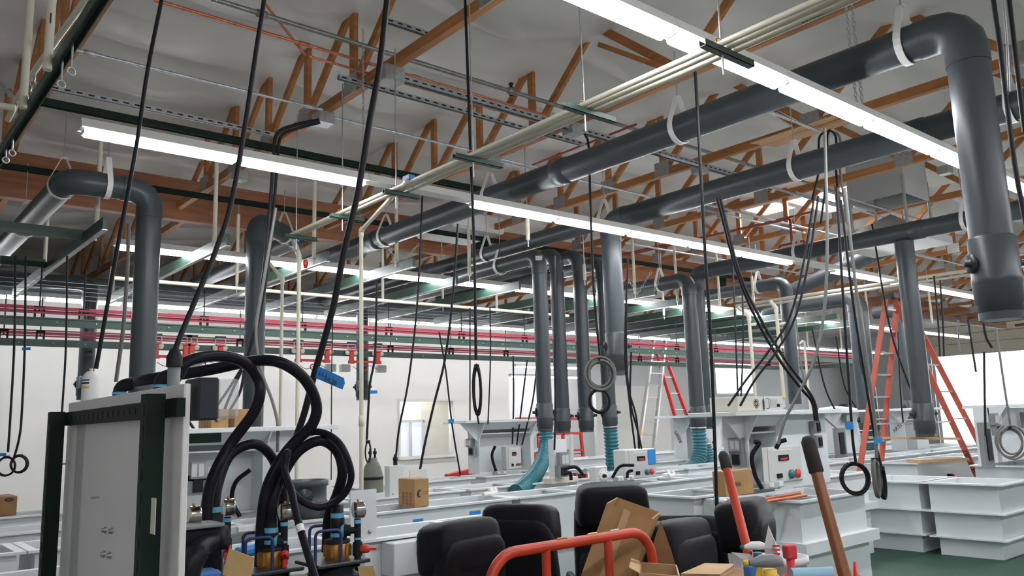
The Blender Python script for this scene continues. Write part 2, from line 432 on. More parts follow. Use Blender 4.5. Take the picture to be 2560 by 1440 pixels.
for k in range(3): copytree(LIT, (q.x + k * LP, 20.5, q.z), 0, '%s glowing fixture from the left in the upper row by the grey ducts' % ORD[k], 'low strip lights beyond the office wall')
q = P(1274, 940, y=19.6)
for k in range(3): copytree(LIT, (q.x + k * LP, 19.6, q.z), 0, '%s glowing fixture from the left in the lower row by the grey ducts' % ORD[k], 'low strip lights beyond the office wall')
# one more row just behind the viewer, as the row spacing asks for
for k in range(13): copytree(LIT, (-2.4 + k * LP, ROW1 - 3.6, LZ), 0, '%s fixture of the strip light row behind the viewer' % ORD[k], 'strip lights behind the viewer')
# ================================================================ camera, world
cam = bpy.data.cameras.new('camera'); co = bpy.data.objects.new('camera', cam); COL.objects.link(co)
cam.sensor_width = 36; cam.lens = FOC / 2560 * 36; cam.clip_end = 200
Mr = Matrix((RX, RY, RZ)).to_4x4(); co.matrix_world = Matrix.Translation(EYE) @ Mr
SC.camera = co
wd = bpy.data.worlds.new('world'); SC.world = wd; wd.use_nodes = True
bg = wd.node_tree.nodes['Background']; bg.inputs[0].default_value = (.9, .96, 1, 1); bg.inputs[1].default_value = 7
SC.view_settings.view_transform = 'Standard'; SC.view_settings.look = 'None'; SC.view_settings.gamma = 1; SC.view_settings.use_curve_mapping = False
SC.view_settings.exposure = 0
SC.cycles.max_bounces = 8; SC.cycles.diffuse_bounces = 4; SC.cycles.glossy_bounces = 3; SC.cycles.transparent_max_bounces = 12
SC.cycles.use_denoising = True
# ================================================================ grey plastic exhaust ducts
HANG = []
def hanger(p, d, r, label, top=4.78, apex=.16, wide=.05):
    """a white strap looped under a duct and gathered up to a threaded rod"""
    d = V(d); d.z = 0; d.normalize(); s = d.cross(V((0, 0, 1))); p = V(p); ro = r + .006; out = []
    for k in range(13):
        a = PI + math.radians(-25) + (PI + math.radians(50)) * k / 12
        out.append(p + s * math.cos(a) * ro + V((0, 0, math.sin(a) * ro)))
    pts = [p + s * -.02 + V((0, 0, r + apex))] + out + [p + s * .02 + V((0, 0, r + apex))]
    t = T('duct_hanger', label, 'hanger', (p.x, p.y, p.z + r + apex), 'white strap hangers on the grey ducts')
    b = MB(); n = len(pts); cen = p + V((0, 0, .05)); vs = []
    for q in pts + [pts[0]]:
        o = (q - cen); o -= d * o.dot(d); o.normalize()
        vs += [q - d * wide / 2, q + d * wide / 2, q + d * wide / 2 + o * .008, q - d * wide / 2 + o * .008]
    b.add(vs, [(4 * i + j, 4 * i + (j + 1) % 4, 4 * i + 4 + (j + 1) % 4, 4 * i + 4 + j) for i in range(n) for j in range(4)], False)
    b.build('strap', 'white_strap', t)
    if top > p.z + r + apex: MB().rod(p + V((0, 0, r + apex - .01)), (p.x, p.y, top), .006, 5).build('threaded_rod', 'galv', t)
    return t
def duct(label, pts, r, group=None, collar=None, rb=None, bends=None, label_plate=None, knobs=True):
    """pts: corner points from the open bottom end up and along; elbows at the corners"""
    pts = [V(p) for p in pts]; t = T('exhaust_duct', label, 'duct', pts[0], group or 'grey plastic exhaust ducts')
    er = r * 1.45; n = len(pts)
    cut = [0] * n
    for i in range(1, n - 1):
        ang = (pts[i - 1] - pts[i]).angle(pts[i + 1] - pts[i]); cut[i] = er / math.tan(ang / 2)
    first = True
    for i in range(n - 1):
        d = (pts[i + 1] - pts[i]).normalized(); a = pts[i] + d * cut[i]; b = pts[i + 1] - d * cut[i + 1]
        nm = 'drop_pipe' if abs(d.z) > .7 else 'duct_pipe'
        MB().tube([a, b], r, 28).build(nm, 'pvc_grey', t)
        if (b - a).length > 5:
            for q in range(1, int((b - a).length // 3.6) + 1):
                c = a + d * 3.6 * q
                MB().lathe([(r, -.09), (r * 1.07, -.085), (r * 1.07, .085), (r, .09)], c, d, 28).build('coupling', 'pvc_grey', t)
    for i in range(1, n - 1):
        a = pts[i] + (pts[i - 1] - pts[i]).normalized() * cut[i]; c = pts[i] + (pts[i + 1] - pts[i]).normalized() * cut[i]
        e = MB(); A = arc(pts[i - 1], pts[i], pts[i + 1], er, 4)
        d1 = (pts[i] - pts[i - 1]).normalized(); d2 = (pts[i + 1] - pts[i]).normalized()
        e.tube([A[0] - d1 * .1] + A + [A[-1] + d2 * .1], r * 1.06, 28)
        ob = e.build('elbow', 'pvc_grey', t)
    # damper collar near the open end
    d = (pts[1] - pts[0]).normalized(); z = pts[0]
    if collar:
        L = collar
        MB().lathe([(r * .9, 0), (r * .98, 0), (r * 1.02, L * .18), (r * 1.1, L * .2), (r * 1.1, L * .42), (r * 1.13, L * .44), (r * 1.13, L * .5), (r * 1.1, L * .52), (r * 1.1, L * .97), (r, L)], z, d, 28).build('damper_collar', 'pvc_grey', t)
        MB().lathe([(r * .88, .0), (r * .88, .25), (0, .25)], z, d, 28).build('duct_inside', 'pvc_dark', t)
        if knobs:
            s = V((.765, -.643, 0)).normalized()
            for q in (-1, 1):
                c = z + d * L * .68 + s * q * r * 1.1
                kb = MB().lathe([(0, 0), (.028, 0), (.028, .02), (.02, .022), (.02, .05), (0, .05)], c, s * q, 12)
                if q < 0: kb.lathe([(.055, 0), (.06, .004), (.06, .014), (.0, .016)], c, s * q, 16)
                kb.build('damper_knob', 'pvc_dark', t)
    if label_plate:
        q, sz, u = label_plate
        o = (V(q[0]) - q[1]).normalized()
    return t
def plate_on(px, py, dist, w, h, parent, yaw=0):
    """small pale maker's sticker facing the viewer on a pipe"""
    p = P(px, py, h=dist); f = (EYE - p); f.z = 0; f.normalize(); s = V((0, 0, 1)).cross(f)
    MB().hexa([p - s * w - V((0, 0, h)), p + s * w - V((0, 0, h)), p + s * w + V((0, 0, h)), p - s * w + V((0, 0, h)), *[x + f * .002 for x in (p - s * w - V((0, 0, h)), p + s * w - V((0, 0, h)), p + s * w + V((0, 0, h)), p - s * w + V((0, 0, h)))]]).build('sticker', 'label_grey', parent)
ZD = 4.07; S = 1.14; RD = .125
def drop(px, py, dep): q = P(px, py, d=dep * S); return q
def zat(q, px, py):
    """height of the line of sight through a pixel above the spot q"""
    rr = ray(px, py); return 1.6 + rr.z * math.hypot(q.x, q.y) / math.hypot(rr.x, rr.y)
# nearest duct, upper right
q = drop(2444, 336, 4.45); D1 = (q.x, q.y)
xd = P(1690, 325, z=ZD).x; D1 = (xd, q.y * xd / q.x)
qv = V((D1[0], D1[1], 0))
zb = zat(qv, 2506, 800)
duct('nearest big grey duct, bending down at the upper right with an open end', [(D1[0], D1[1], zb), (D1[0], D1[1], ZD), (D1[0], 14.2, ZD)], RD, collar=.52)
d1 = D1[0]
for px, py, l in ((2262, 100, 'white strap hanger beside the elbow of the nearest big duct'), (1697, 300, 'white strap hanger on the nearest duct, right of the white pipe bracket'), (1226, 475, 'white strap hanger on the nearest duct beside a hanging cable'), (965, 575, 'white strap hanger on the nearest duct behind the white drop pipe')):
    p = P(px, py, x=d1); hanger((d1, p.y, ZD), (0, 1, 0), RD, l)
# second duct
x2 = P(1690, 505, z=ZD).x; y2 = P(1530, 650, x=x2).y; q2 = V((x2, y2, 0))
duct('second big grey duct, dropping to an open collar above the coiled grey cable', [(x2, y2, zat(q2, 1548, 938)), (x2, y2, ZD), (x2, -4.5, ZD)], RD, collar=.52)
for px, py, l in ((1990, 425, 'white strap hanger in the middle of the second big duct'), (2528, 260, 'white strap hanger on the second duct at the right picture edge'), (1512, 540, 'white strap hanger at the elbow of the second big duct')):
    p = P(px, py, x=x2); hanger((x2, p.y, ZD), (0, 1, 0), RD, l)
# thinner duct that carries on behind it
p = P(1478, 550, z=ZD); a, b = runy((1440, 572), (1011, 688), ZD - .02)
RS = .108
duct('grey duct running away to the left from behind the second drop', [(a.x, y2 + .25, a.z), (a.x, 14.3, a.z)], RS)
hp = P(1217, 620, x=a.x); hanger((a.x, hp.y, a.z), (0, 1, 0), RS, 'white strap hanger on the duct left of the row of three drops')
def drop_duct(label, px, py, dep, top, bot, run, r=RS, collar=.36, sc=S, diag=None):
    q = P(px, py, d=dep * sc); qq = V((q.x, q.y, 0)); zt = zat(qq, *top) - r; zb = zat(qq, *bot)
    return duct(label, [(q.x, q.y, zb), (q.x, q.y, zt)] + [(q.x + dx, q.y + dy, zt + dz) for dx, dy, dz in run], r, collar=collar), q, zt, zb
DD = {}
_, q, zt, zb = drop_duct('leftmost of the three close grey drops, teal hose on its end', 1350, 715, 12.02, (1346, 622), (1368, 1078), [(0, 5.2, 0)], sc=.9, r=.1); DD[1] = (q, zt, zb)
plate_on(1347, 645, math.hypot(q.x, q.y) * .99 - RS, .045, .03, _)
hp = P(1250, 640, x=q.x); hanger((q.x, hp.y, zt), (0, 1, 0), RS, 'white strap hanger behind the leftmost close drop')
_, q, zt, zb = drop_duct('middle of the three close grey drops, pale sticker on its elbow', 1393, 720, 12.7, (1386, 620), (1413, 1082), [(0, 4.6, 0)], sc=.98); DD[2] = (q, zt, zb)
_, q, zt, zb = drop_duct('right one of the three close grey drops, with a plain open end', 1450, 720, 12.59, (1442, 622), (1466, 1080), [(0, 4.8, 0)], sc=1.0); DD[3] = (q, zt, zb)
_, q, zt, zb = drop_duct('grey drop behind the coiled grey cable, teal hose on its end', 1512, 800, 12.3, (1497, 640), (1531, 1072), [(0, 4.4, 0)], sc=1.02); DD[4] = (q, zt, zb)
# third duct
x3 = P(1980, 636, z=ZD).x
q = P(1755, 850, x=x3 + .05); q3 = V((q.x, q.y, 0))
duct('grey duct from the right, dropping just behind the bent duct by the green beams', [(x3, q.y, zat(q3, 1775, 1072)), (x3, q.y, ZD), (x3, -4.5, ZD)], RD, collar=.4)
for px, py, l in ((1992, 618, 'white strap hanger on the third duct behind two crossing cables'), (2412, 550, 'white strap hanger on the third duct beside the nearest drop')):
    p = P(px, py, x=x3); hanger((x3, p.y, ZD), (0, 1, 0), RD, l)
q = P(2272, 715, x=x3); q4 = V((q.x, q.y, 0))
duct('straight grey drop under the third duct, in front of the tall step ladder', [(x3, q.y, zat(q4, 2308, 1092)), (x3, q.y, ZD - RD - .004)], RD, collar=.45)
_, q, zt, zb = drop_duct('grey duct from the left that bends down beside the green beams', 1731, 850, 11.7, (1718, 680), (1748, 1074), [(0, 5.2, 0)], sc=1.12, r=.118); DD[5] = (q, zt, zb)
for px, py, l in ((1650, 700, 'white strap hanger left of the bend by the green beams'),):
    p = P(px, py, x=q.x); hanger((q.x, p.y, zt), (0, 1, 0), .118, l)
# left group
_, q, zt, zb = drop_duct('grey duct at left with two bends, passing down behind the white panel', 365, 715, 7.17, (375, 452), (352, 990), [(-.74, 0, 0), (-.74, 5.5, 0)], r=.118, sc=1.12, collar=None)
hanger((q.x - .4, q.y, zt), (1, 0, 0), .118, 'white strap hanger between the two bends of the left duct')
hanger((q.x - .74, q.y + .25, zt), (0, 1, 0), .118, 'white strap hanger at the far bend of the left duct')
hanger((q.x - .74, q.y + 2.2, zt), (0, 1, 0), .118, 'white strap hanger on the left duct near the picture edge')
_, q, zt, zb = drop_duct('grey drop behind the looping black hoses, bent at the top under the big beam', 638, 760, 8.82, (642, 530), (634, 1215), [(.85, .65, 0), (.85, 4.6, 0)], r=.122, sc=1.13, collar=None); QL = q
hanger((q.x + .55, q.y + .42, zt), (.8, .6, 0), .122, 'white strap hanger beside the bend under the big beam')
_, q, zt, zb = drop_duct('dark grey drop seen behind the spray can at far left', 219, 860, 10.58, (232, 690), (212, 1000), [(-2.6, .6, 0)], r=.115, sc=1.19)
hanger((q.x + .35, q.y + .2, zt + .02), (1, -.4, 0), .15, 'broad white strap hanger near the dark drop at far left')
_, q, zt, zb = drop_duct('grey drop behind the tall white drop pipe, open end with a damper', 906, 800, 13.23, (905, 700), (914, 1000), [(0, .9, 0)], sc=1.17, r=.115)
# right far group
_, q, zt, zb = drop_duct('pale grey drop rising behind the big white tank station', 1975, 850, 12.7, (1957, 690), (1992, 1010), [(0, 7, 0)], sc=1.15, r=.118, collar=None)
hanger((q.x, q.y + .55, zt), (0, 1, 0), .118, 'white strap hanger by the pale drop behind the tank station')
_, q, zt, zb = drop_duct('pale grey drop left of the tall step ladder, teal hose on its end', 2140, 800, 12.7, (2126, 725), (2166, 1080), [(0, 6, 0)], sc=1.25, r=.135); DD[6] = (q, zt, zb)
_, q, zt, zb = drop_duct('slimmer pale grey drop hard against the ladder side of another drop', 2163, 860, 13.6, (2150, 735), (2178, 1080), [(0, 5, 0)], sc=1.25, r=.115); DD[7] = (q, zt, zb)
_, q, zt, zb = drop_duct('grey drop mostly hidden behind the straight drop by the step ladder', 2265, 900, 12.6, (2235, 760), (2290, 1050), [(0, .5, 0)], sc=1.2, r=.12); DD[8] = (q, zt, zb)
a = P(1979, 728, h=15.5); b = P(2225, 618, h=14.2)
duct('pale duct slanting up to the right under the third duct', [a, b], .14)
hanger(P(2112, 668, h=14.8), (b - a), .15, 'white strap hanger on the slanting pale duct')
# large header duct across the back
a = P(40, 708, y=15.6)
duct('wide dark header duct running across above the back row of lights', [(a.x - 2, 15.6, a.z), (26, 15.6, a.z)], .2)
# teal flexible hoses
def hose(label, pts, r, n=70):
    c = smooth(pts, 12); L = [0]
    for i in range(1, len(c)): L.append(L[-1] + (c[i] - c[i - 1]).length)
    tot = L[-1]; turns = max(10, int(tot / .052)); P_, R_ = [], []; j = 0
    for k in range(turns * 4 + 1):
        s = tot * k / (turns * 4)
        while j < len(L) - 2 and L[j + 1] < s: j += 1
        f = (s - L[j]) / max(1e-6, L[j + 1] - L[j]); P_.append(c[j].lerp(c[j + 1], f)); R_.append(r * (1.1, 1.0, .9, 1.0)[k % 4])
    t = T('flexible_hose', label, 'hose', P_[0], 'ribbed teal exhaust hoses')
    MB().tube(P_, R_, 18).build('ribbed_hose', 'teal', t)
    MB().lathe([(r * .99, -.01), (r * 1.12, -.01), (r * 1.12, .012), (r * .99, .012)], P_[0], (P_[1] - P_[0]), 20).build('clamp_band', 'galv', t)
    return t
q, zt, zb = DD[1]; g = P(1310, 1215, y=q.y + .15)
hose('long teal hose curving down to the left from the leftmost close drop', [(q.x, q.y, zb + .03), (q.x - .02, q.y - .03, zb - .16), P(1357, 1150, y=7.72), P(1335, 1192, y=7.42), P(1305, 1222, y=7.16), P(1290, 1232, y=7.1)], .088)
q, zt, zb = DD[4]
hose('straight teal hose standing under the drop by the coiled grey cable', [(q.x, q.y, zb + .03), (q.x + .01, q.y, zb - .3), (q.x + .01, q.y, .86)], .105)
q, zt, zb = DD[5]
hose('teal hose bending left at its foot beside the red and white ladders', [(q.x, q.y, zb + .03), (q.x, q.y, zb - .3), P(1742, 1160, y=q.y), P(1722, 1178, y=q.y), P(1702, 1182, y=q.y)], .112)
hose('teal hose splaying right beside another teal hose', [P(1763, 1112, x=x3), P(1768, 1135, x=x3), P(1782, 1180, x=x3)], .1)
q, zt, zb = DD[6]
hose('teal hose behind the left leg of the tall step ladder', [(q.x, q.y, zb + .03), (q.x, q.y, zb - .3), (q.x, q.y, .9)], .13)
q, zt, zb = DD[8]
hose('teal hose by the measuring stick under the grey drops at right', [(q.x, q.y, zb + .03), (q.x + .05, q.y, zb - .3), (q.x + .05, q.y, .9)], .13)
# ================================================================ white plastic water pipes on trapeze brackets
ZP = 3.55; PRm = .0178
names = ['topmost', 'middle', 'lowest']
ends = [(725, 588), (744, 600), (1012, 458)]
PX = []
for k, (a, c) in enumerate(zip(((1481.5, 265.4),) * 3, ends)):
    x = P(*a, z=ZP).x + (k - 1) * .066; PX.append(x); y = P(*c, x=x).y
    t = T('water_pipe', '%s of the three cream pipes crossing under the front strip lights' % names[k], 'pipe', (x, y, ZP), 'three cream water pipes')
    MB().rod((x, -4, ZP), (x, y, ZP), PRm, 14).build('pipe_run', 'pvc_white', t)
    for pp in ((1612, 195), (1330, 330), (1150, 410), (1890, 80))[:3 if k == 2 else 4]:
        yy = P(pp[0] + k * 14, pp[1], z=ZP).y + k * .05
        if yy > y: MB().lathe([(PRm, -.06), (.0225, -.058), (.0225, .058), (PRm, .06)], (x, yy, ZP), (0, 1, 0), 14).build('coupling', 'pvc_white', t)
xm = sum(PX) / 3
for k, (px, py, l) in enumerate(((1475, 275, 'under the three cream pipes at the middle of the ceiling'), (1818, 124, 'below the front strip lights'), (1196, 388, 'under the cream pipes beside a junction box'), (1003, 468, 'under the cream pipes next to the blue valve'), (868, 528, 'under the cream pipes above the back strip lights'), (752, 592, 'where the cream pipes end at the second valve'))):
    y = P(px, py, x=xm).y; t = T('pipe_trapeze', 'green strut bracket ' + l, 'bracket', (xm, y, ZP - PRm - .021), 'green strut brackets under the cream pipes')
    b = MB(); L = .22 if k < 3 else .17; zz = ZP - PRm - .021
    b.box((xm, y, zz - .017), (2 * L, .041, .004)); b.box((xm, y - .019, zz), (2 * L, .003, .038)); b.box((xm, y + .019, zz), (2 * L, .003, .038)); b.build('strut', 'green_strut', t)
    MB().rod((xm - .05, y, zz - .13), (xm - .05, y, 4.8), .006, 6).build('threaded_rod', 'galv', t)
    for x in PX[:3 if k < 4 else 2]: MB().tube([(x + .03 * math.cos(a), y, ZP + .03 * math.sin(a)) for a in [PI * i / 8 for i in range(9)]], .004, 5).build('pipe_clamp', 'brass', t)
def drop_pipe(label, pts, r=.02, valve=None, group='cream drop pipes'):
    pts = [V(p) for p in pts]; t = T('drop_pipe', label, 'pipe', pts[-1], group)
    MB().tube(rounded(pts, .03, 4), r, 14).build('pipe_run', 'pvc_white', t)
    for i in range(1, len(pts) - 1):
        d1 = (pts[i - 1] - pts[i]).normalized(); d2 = (pts[i + 1] - pts[i]).normalized()
        MB().tube(rounded([pts[i] + d1 * .07, pts[i], pts[i] + d2 * .07], .03, 4), r * 1.3, 14).build('elbow', 'pvc_white', t)
    return t
a = P(1018, 452, z=ZP); c = P(903, 588, z=ZP - .05)
t = drop_pipe('tall cream pipe dropping from the blue valve down to the tanks', [a, (c.x, c.y, ZP), (c.x, c.y, 0)], .0205)
MB().box(tuple(P(1022, 446, z=ZP + .03)), (.06, .09, .04)).build('valve_handle', 'blue', t); DP = c
MB().lathe([(.0205, -.05), (.027, -.048), (.027, .048), (.0205, .05)], (c.x, c.y, P(905, 1052, x=c.x).z), (0, 0, 1), 14).build('coupling', 'pvc_white', t)
a = P(728, 590, z=ZP); c = P(748, 640, h=math.hypot(a.x, a.y) * .985)
t = drop_pipe('cream pipe with a blue valve dropping behind the hoses', [a, P(738, 612, h=math.hypot(a.x, a.y) * .99), (c.x, c.y, c.z), (c.x, c.y, 0)], .02)
MB().box(tuple(P(738, 598, z=ZP + .02)), (.07, .05, .05)).build('valve_handle', 'blue', t)
MB().lathe([(.024, 0), (.045, .004), (.045, .03), (.024, .035)], P(760, 660, x=c.x), (.76, -.64, 0), 12).build('red_tap', 'red', t)
a = P(668, 651, h=9.6); c = P(706, 697, h=9.6)
drop_pipe('cream pipe dropping beside the grey drop behind the hoses', [a, c, (c.x, c.y, 0)], .02)
a = P(1862, 745, h=12.4); c = P(1872, 790, h=12.3)
t = drop_pipe('cream pipe with a tap dropping behind the white tank station', [P(1845, 768, h=12.4), c, (c.x, c.y, 0)], .026)
MB().rod(P(1876, 812, h=12.3), P(1890, 811, h=12.3), .022, 8).build('tap', 'pvc_white', t)
c = P(1940, 770, h=12.4)
t = drop_pipe('cream pipe with a tap just right of another over the tank station', [P(1925, 752, h=12.4), (c.x, c.y, c.z), (c.x, c.y, 0)], .026)
MB().rod(P(1942, 812, h=12.4), P(1964, 808, h=12.4), .022, 8).build('tap', 'pvc_white', t)
c = P(2010, 850, h=17.5)
drop_pipe('thin cream pipe dropping near the end of the red hoist rail', [P(2000, 860, h=17.5), c, (c.x, c.y, 0)], .025)
# long cream pipes over the green beams
for (a, c), z, l in ((((282, 695), (1421, 789)), 3.48, 'long cream pipe running across just above the red hoist bars'), (((1838, 765), (2200, 690)), 3.5, 'cream pipe sloping in from the right above the pale drops')):
    if l.startswith('long'): A, B = runx(a, c, z)
    else: A, B = runy(a, (2560, 640), z)
    tag(MB().rod(A, B, .025, 10).build('water_pipe', 'pvc_white'), l, 'pipe')
    if not l.startswith('long'):
        tag(MB().rod(A + V((.12, 0, -.04)), B + V((.12, 0, -.04)), .02, 10).build('water_pipe', 'pvc_white'), 'second cream pipe just below another, above the pale drops', 'pipe')
# ================================================================ conduits, copper lines and struts at truss level
def lin(name, lab, cat, a, c, z, r, m, axis='x', ext=0, fit=(), group=None, shape='round'):
    A, B = (runx if axis == 'x' else runy)(a, c, z); d = (B - A).normalized(); B = B + d * ext
    if shape == 'round':
        t = T(name, lab, cat, A, group); MB().rod(A, B, r, 10).build('run', m, t)
        for px, py in fit:
            q = P(px, py, y=A.y) if axis == 'x' else P(px, py, x=A.x); q = V((q.x, A.y, z)) if axis == 'x' else V((A.x, q.y, z))
            MB().lathe([(r, -.05), (r * 1.5, -.045), (r * 1.5, .045), (r, .05)], q, d, 10).build('fitting', m, t)
        return t
    w = r; b = MB(); s = V((0, 1, 0)) if axis == 'x' else V((1, 0, 0)); u = V((0, 0, 1))
    L = (B - A).length
    b.bar(A + u * w, B + u * w, w * 2, .004, up=u); b.bar(A + s * w, B + s * w, .004, w * 2, up=u); b.bar(A - s * w, B - s * w, .004, w * 2, up=u)
    t = T(name, lab, cat, A, group); b.build('channel', m, t)
    n = min(80, int(L / .1))
    if name == 'slotted_strut':
        for k in range(n): MB().box(A + d * (.05 + k * .1) - s * (w + .003), (.05, .002, .014) if axis == 'x' else (.002, .05, .014)).build('slot', 'black', t)
    return t
lin('conduit', 'thin galvanized conduit running left to a junction box under the third truss', 'conduit', (188, 124), (806, 286), 4.76, .014, 'galv', fit=((225, 134), (775, 278)))
lin('conduit', 'thin galvanized conduit continuing right of the junction box over the cream pipes', 'conduit', (818, 290), (1178, 378), 4.76, .014, 'galv', fit=((985, 332),))
lin('conduit', 'pair of short conduits leaving the junction box by the cream pipes, upper one', 'conduit', (1246, 396), (1420, 434), 4.76, .014, 'galv')
lin('conduit', 'pair of short conduits leaving the junction box by the cream pipes, lower one', 'conduit', (1246, 404), (1420, 444), 4.74, .012, 'galv')
lin('slotted_strut', 'long slotted galvanized strut running over the second strip light row', 'strut', (121, 218), (648, 343), 4.72, .02, 'galv', shape='c', ext=.2)
lin('slotted_strut', 'slotted galvanized strut passing behind the junction box below the copper lines', 'strut', (846, 193), (1295, 322), 4.74, .02, 'galv', shape='c', ext=1)
lin('slotted_strut', 'short slotted strut under the ceiling by the thick black cable top', 'strut', (962, 50), (1105, 103), 5.3, .022, 'galv', shape='c')
lin('slotted_strut', 'broad bluish galvanized strut between the two copper lines', 'strut', (1000, 196), (1560, 358), 4.76, .03, 'galv', shape='c', ext=3)
lin('copper_line', 'upper copper line crossing the ceiling from the top left', 'pipe', (386, 0), (1420, 306), 4.98, .014, 'copper', fit=((760, 112), (1040, 198)))
lin('copper_line', 'lower copper line running beside the bluish strut', 'pipe', (773, 141), (1420, 330), 4.88, .012, 'copper', fit=((1230, 284),))
A = P(655, 0, z=5.3); B = P(765, 140, z=4.9)
tag(MB().rod(A, B, .012, 8).build('copper_line', 'copper'), 'copper branch slanting down to meet the lower copper line', 'pipe')
lin('sprinkler_pipe', 'long dull steel sprinkler pipe under the insulation', 'pipe', (530, -3), (1600, 337), 5.15, .024, 'steel_pipe', fit=((655, 36), (1278, 236)), ext=6)
t = T('sprinkler_fitting', 'dark upright sprinkler fitting on the steel pipe right of the thin black cable', 'fitting', P(1278, 232, z=5.17)); p = P(1278, 228, z=5.2)
MB().lathe([(.02, -.05), (.035, -.03), (.035, .03), (.015, .05), (.03, .09), (0, .095)], p, (0, 0, 1), 10).build('fitting_body', 'pvc_dark', t)
lin('red_pipe', 'thin dull red pipe slanting behind the nearest duct', 'pipe', (1330, 413), (1590, 307), 5.1, .014, 'red_pipe', axis='y')
for k, (a, c, z) in enumerate((((1625, 380), (1745, 415), 4.78), ((1787, 428), (1930, 462), 4.78), ((1445, 450), (1662, 496), 4.78), ((1562, 607), (1850, 657), 4.6), ((1732, 517), (2012, 582), 4.78), ((1764, 510), (2116, 596), 4.74), ((1990, 480), (2200, 560), 4.8), ((2040, 470), (2260, 552), 4.8), ((2110, 590), (2400, 672), 4.76), ((2300, 340), (2420, 395), 4.78), ((1650, 385), (1745, 412), 4.74), ((2440, 600), (2560, 655), 4.76), ((1850, 250), (2090, 355), 4.77))):
    lin('conduit', ['galvanized conduit ending at the junction box above the second big duct', 'galvanized conduit leaving that box behind the second big duct', 'twin strapped conduit above the elbow of the second duct', 'pale conduit just under the second strip light row', 'galvanized conduit above the bent dark sprinkler pipe', 'lower conduit parallel above the bent dark sprinkler pipe', 'conduit crossing in front of the skylights', 'conduit right beside another in front of the skylights', 'conduit crossing under the third duct at right', 'conduit behind the front strip lights beside the nearest drop', 'second conduit into the junction box above the second big duct', 'conduit at the right picture edge above the far ladders', 'conduit close under the front strip lights behind the nearest duct'][k], 'conduit', a, c, z, .018, 'galv', ext=(0, 2, 0, 3, 0, 4, 1, 1, 3, 1, 0, 4, 0)[k], group='galvanized conduits')
lin('green_strut', 'heavy dark green strut running over the second strip light row', 'strut', (94, 252), (1200, 478), 4.55, .032, 'dark_green', shape='c', ext=0)
lin('green_strut', 'heavy dark green strut along the foot of the big beam', 'strut', (0, 413), (1190, 588), 4.7, .032, 'dark_green', shape='c', ext=10)
def jbox(px, py, z, lab, s=.12, m='galv'):
    q = P(px, py, z=z); t = T('junction_box', lab, 'junction box', (q.x, q.y, z - s / 2), 'ceiling junction boxes')
    MB().box(q, (s, s, s * .7), bev=.006).build('box_body', m, t); MB().box(q - V((0, 0, s * .36)), (s * .96, s * .96, .004)).build('cover', 'plate', t)
    return q
J = [jbox(*a) for a in ((808, 297, 4.74, 'grey junction box with black cables under the third truss chord', .17), (975, 190, 4.74, 'flat grey junction box where the copper lines meet the truss', .2), (1432, 324, 4.74, 'dark junction box under the cream pipes with bent conduits', .17), (1232, 402, 4.72, 'grey junction box under the cream pipes at the conduit pair', .15), (1750, 422, 4.74, 'grey junction box hanging above the second big duct', .17), (2078, 408, 4.8, 'grey junction box beside the cardboard under the truss', .2), (2362, 426, 4.74, 'bright junction box near the nearest drop', .15), (1805, 537, 4.7, 'small dark junction box on the conduit above the second strip light row', .12), (600, 440, 4.7, 'grey junction box on the chord end at the second strip lights', .16))]
p = P(2000, 330, z=4.83)
tag(MB().hexa([p + V(q) for q in ((-.3, -.55, -.05), (.35, -.45, .05), (.3, .5, .02), (-.35, .45, -.08), (-.3, -.55, -.042), (.35, -.45, .058), (.3, .5, .028), (-.35, .45, -.072))]).build('cardboard_sheet', 'card'), 'sheet of brown cardboard tucked against a truss near the top right', 'cardboard')
# bent dark sprinkler branch
a = P(1728, 600, z=4.7); b_ = P(1975, 546, x=a.x); 
tag(MB().tube(rounded([a, b_, P(1980, 608, x=b_.x - .02)], .05), .022, 8).build('sprinkler_pipe', 'red_pipe'), 'dark bent sprinkler pipe turning down above the third duct', 'pipe')
q = P(1980, 608, x=a.x); tag(MB().tube(rounded([q + V((0, .22, -.12)), q + V((0, .22, 0)), q + V((0, -.22, 0)), q + V((0, -.22, -.12))], .04), .02, 8).build('sprinkler_pipe', 'red_pipe'), 'dark forked foot below the bent sprinkler pipe', 'pipe')
for k, (a, c, z) in enumerate((((1330, 690), (1500, 655), 4.7), ((1560, 640), (1780, 560), 4.9), ((1000, 560), (1440, 610), 4.9))):
    lin('red_pipe', ['thin dark red pipe behind the close grey drops', 'thin dark red pipe behind the second drop', 'long thin red pipe along the dim ceiling behind the nearest duct'][k], 'pipe', a, c, z, .018, 'red_pipe', axis='y' if k < 2 else 'x', ext=2)
# ceiling air diffuser hanging on four legs below its box
q = P(2214, 430, z=5.3); dx, dy = .42, .42
t = T('air_diffuser', 'square ceiling duct with a tapered diffuser hung on four legs under it', 'air diffuser', (q.x, q.y, 4.0))
b = MB(); b.box((q.x, q.y - dy, 5.35), (2 * dx, .02, 1.1)); b.box((q.x, q.y + dy, 5.35), (2 * dx, .02, 1.1)); b.box((q.x - dx, q.y, 5.35), (.02, 2 * dy, 1.1)); b.box((q.x + dx, q.y, 5.35), (.02, 2 * dy, 1.1)); b.build('duct_box', 'label_grey', t)
MB().box((q.x, q.y, 5.3), (2 * dx - .05, 2 * dy - .05, .02)).build('duct_damper', 'pvc_dark', t)
for sx in (-1, 1):
    for sy in (-1, 1): MB().rod((q.x + sx * dx, q.y + sy * dy, 5.1), (q.x + sx * dx, q.y + sy * dy, 4.28), .022, 6).build('leg', 'galv', t)
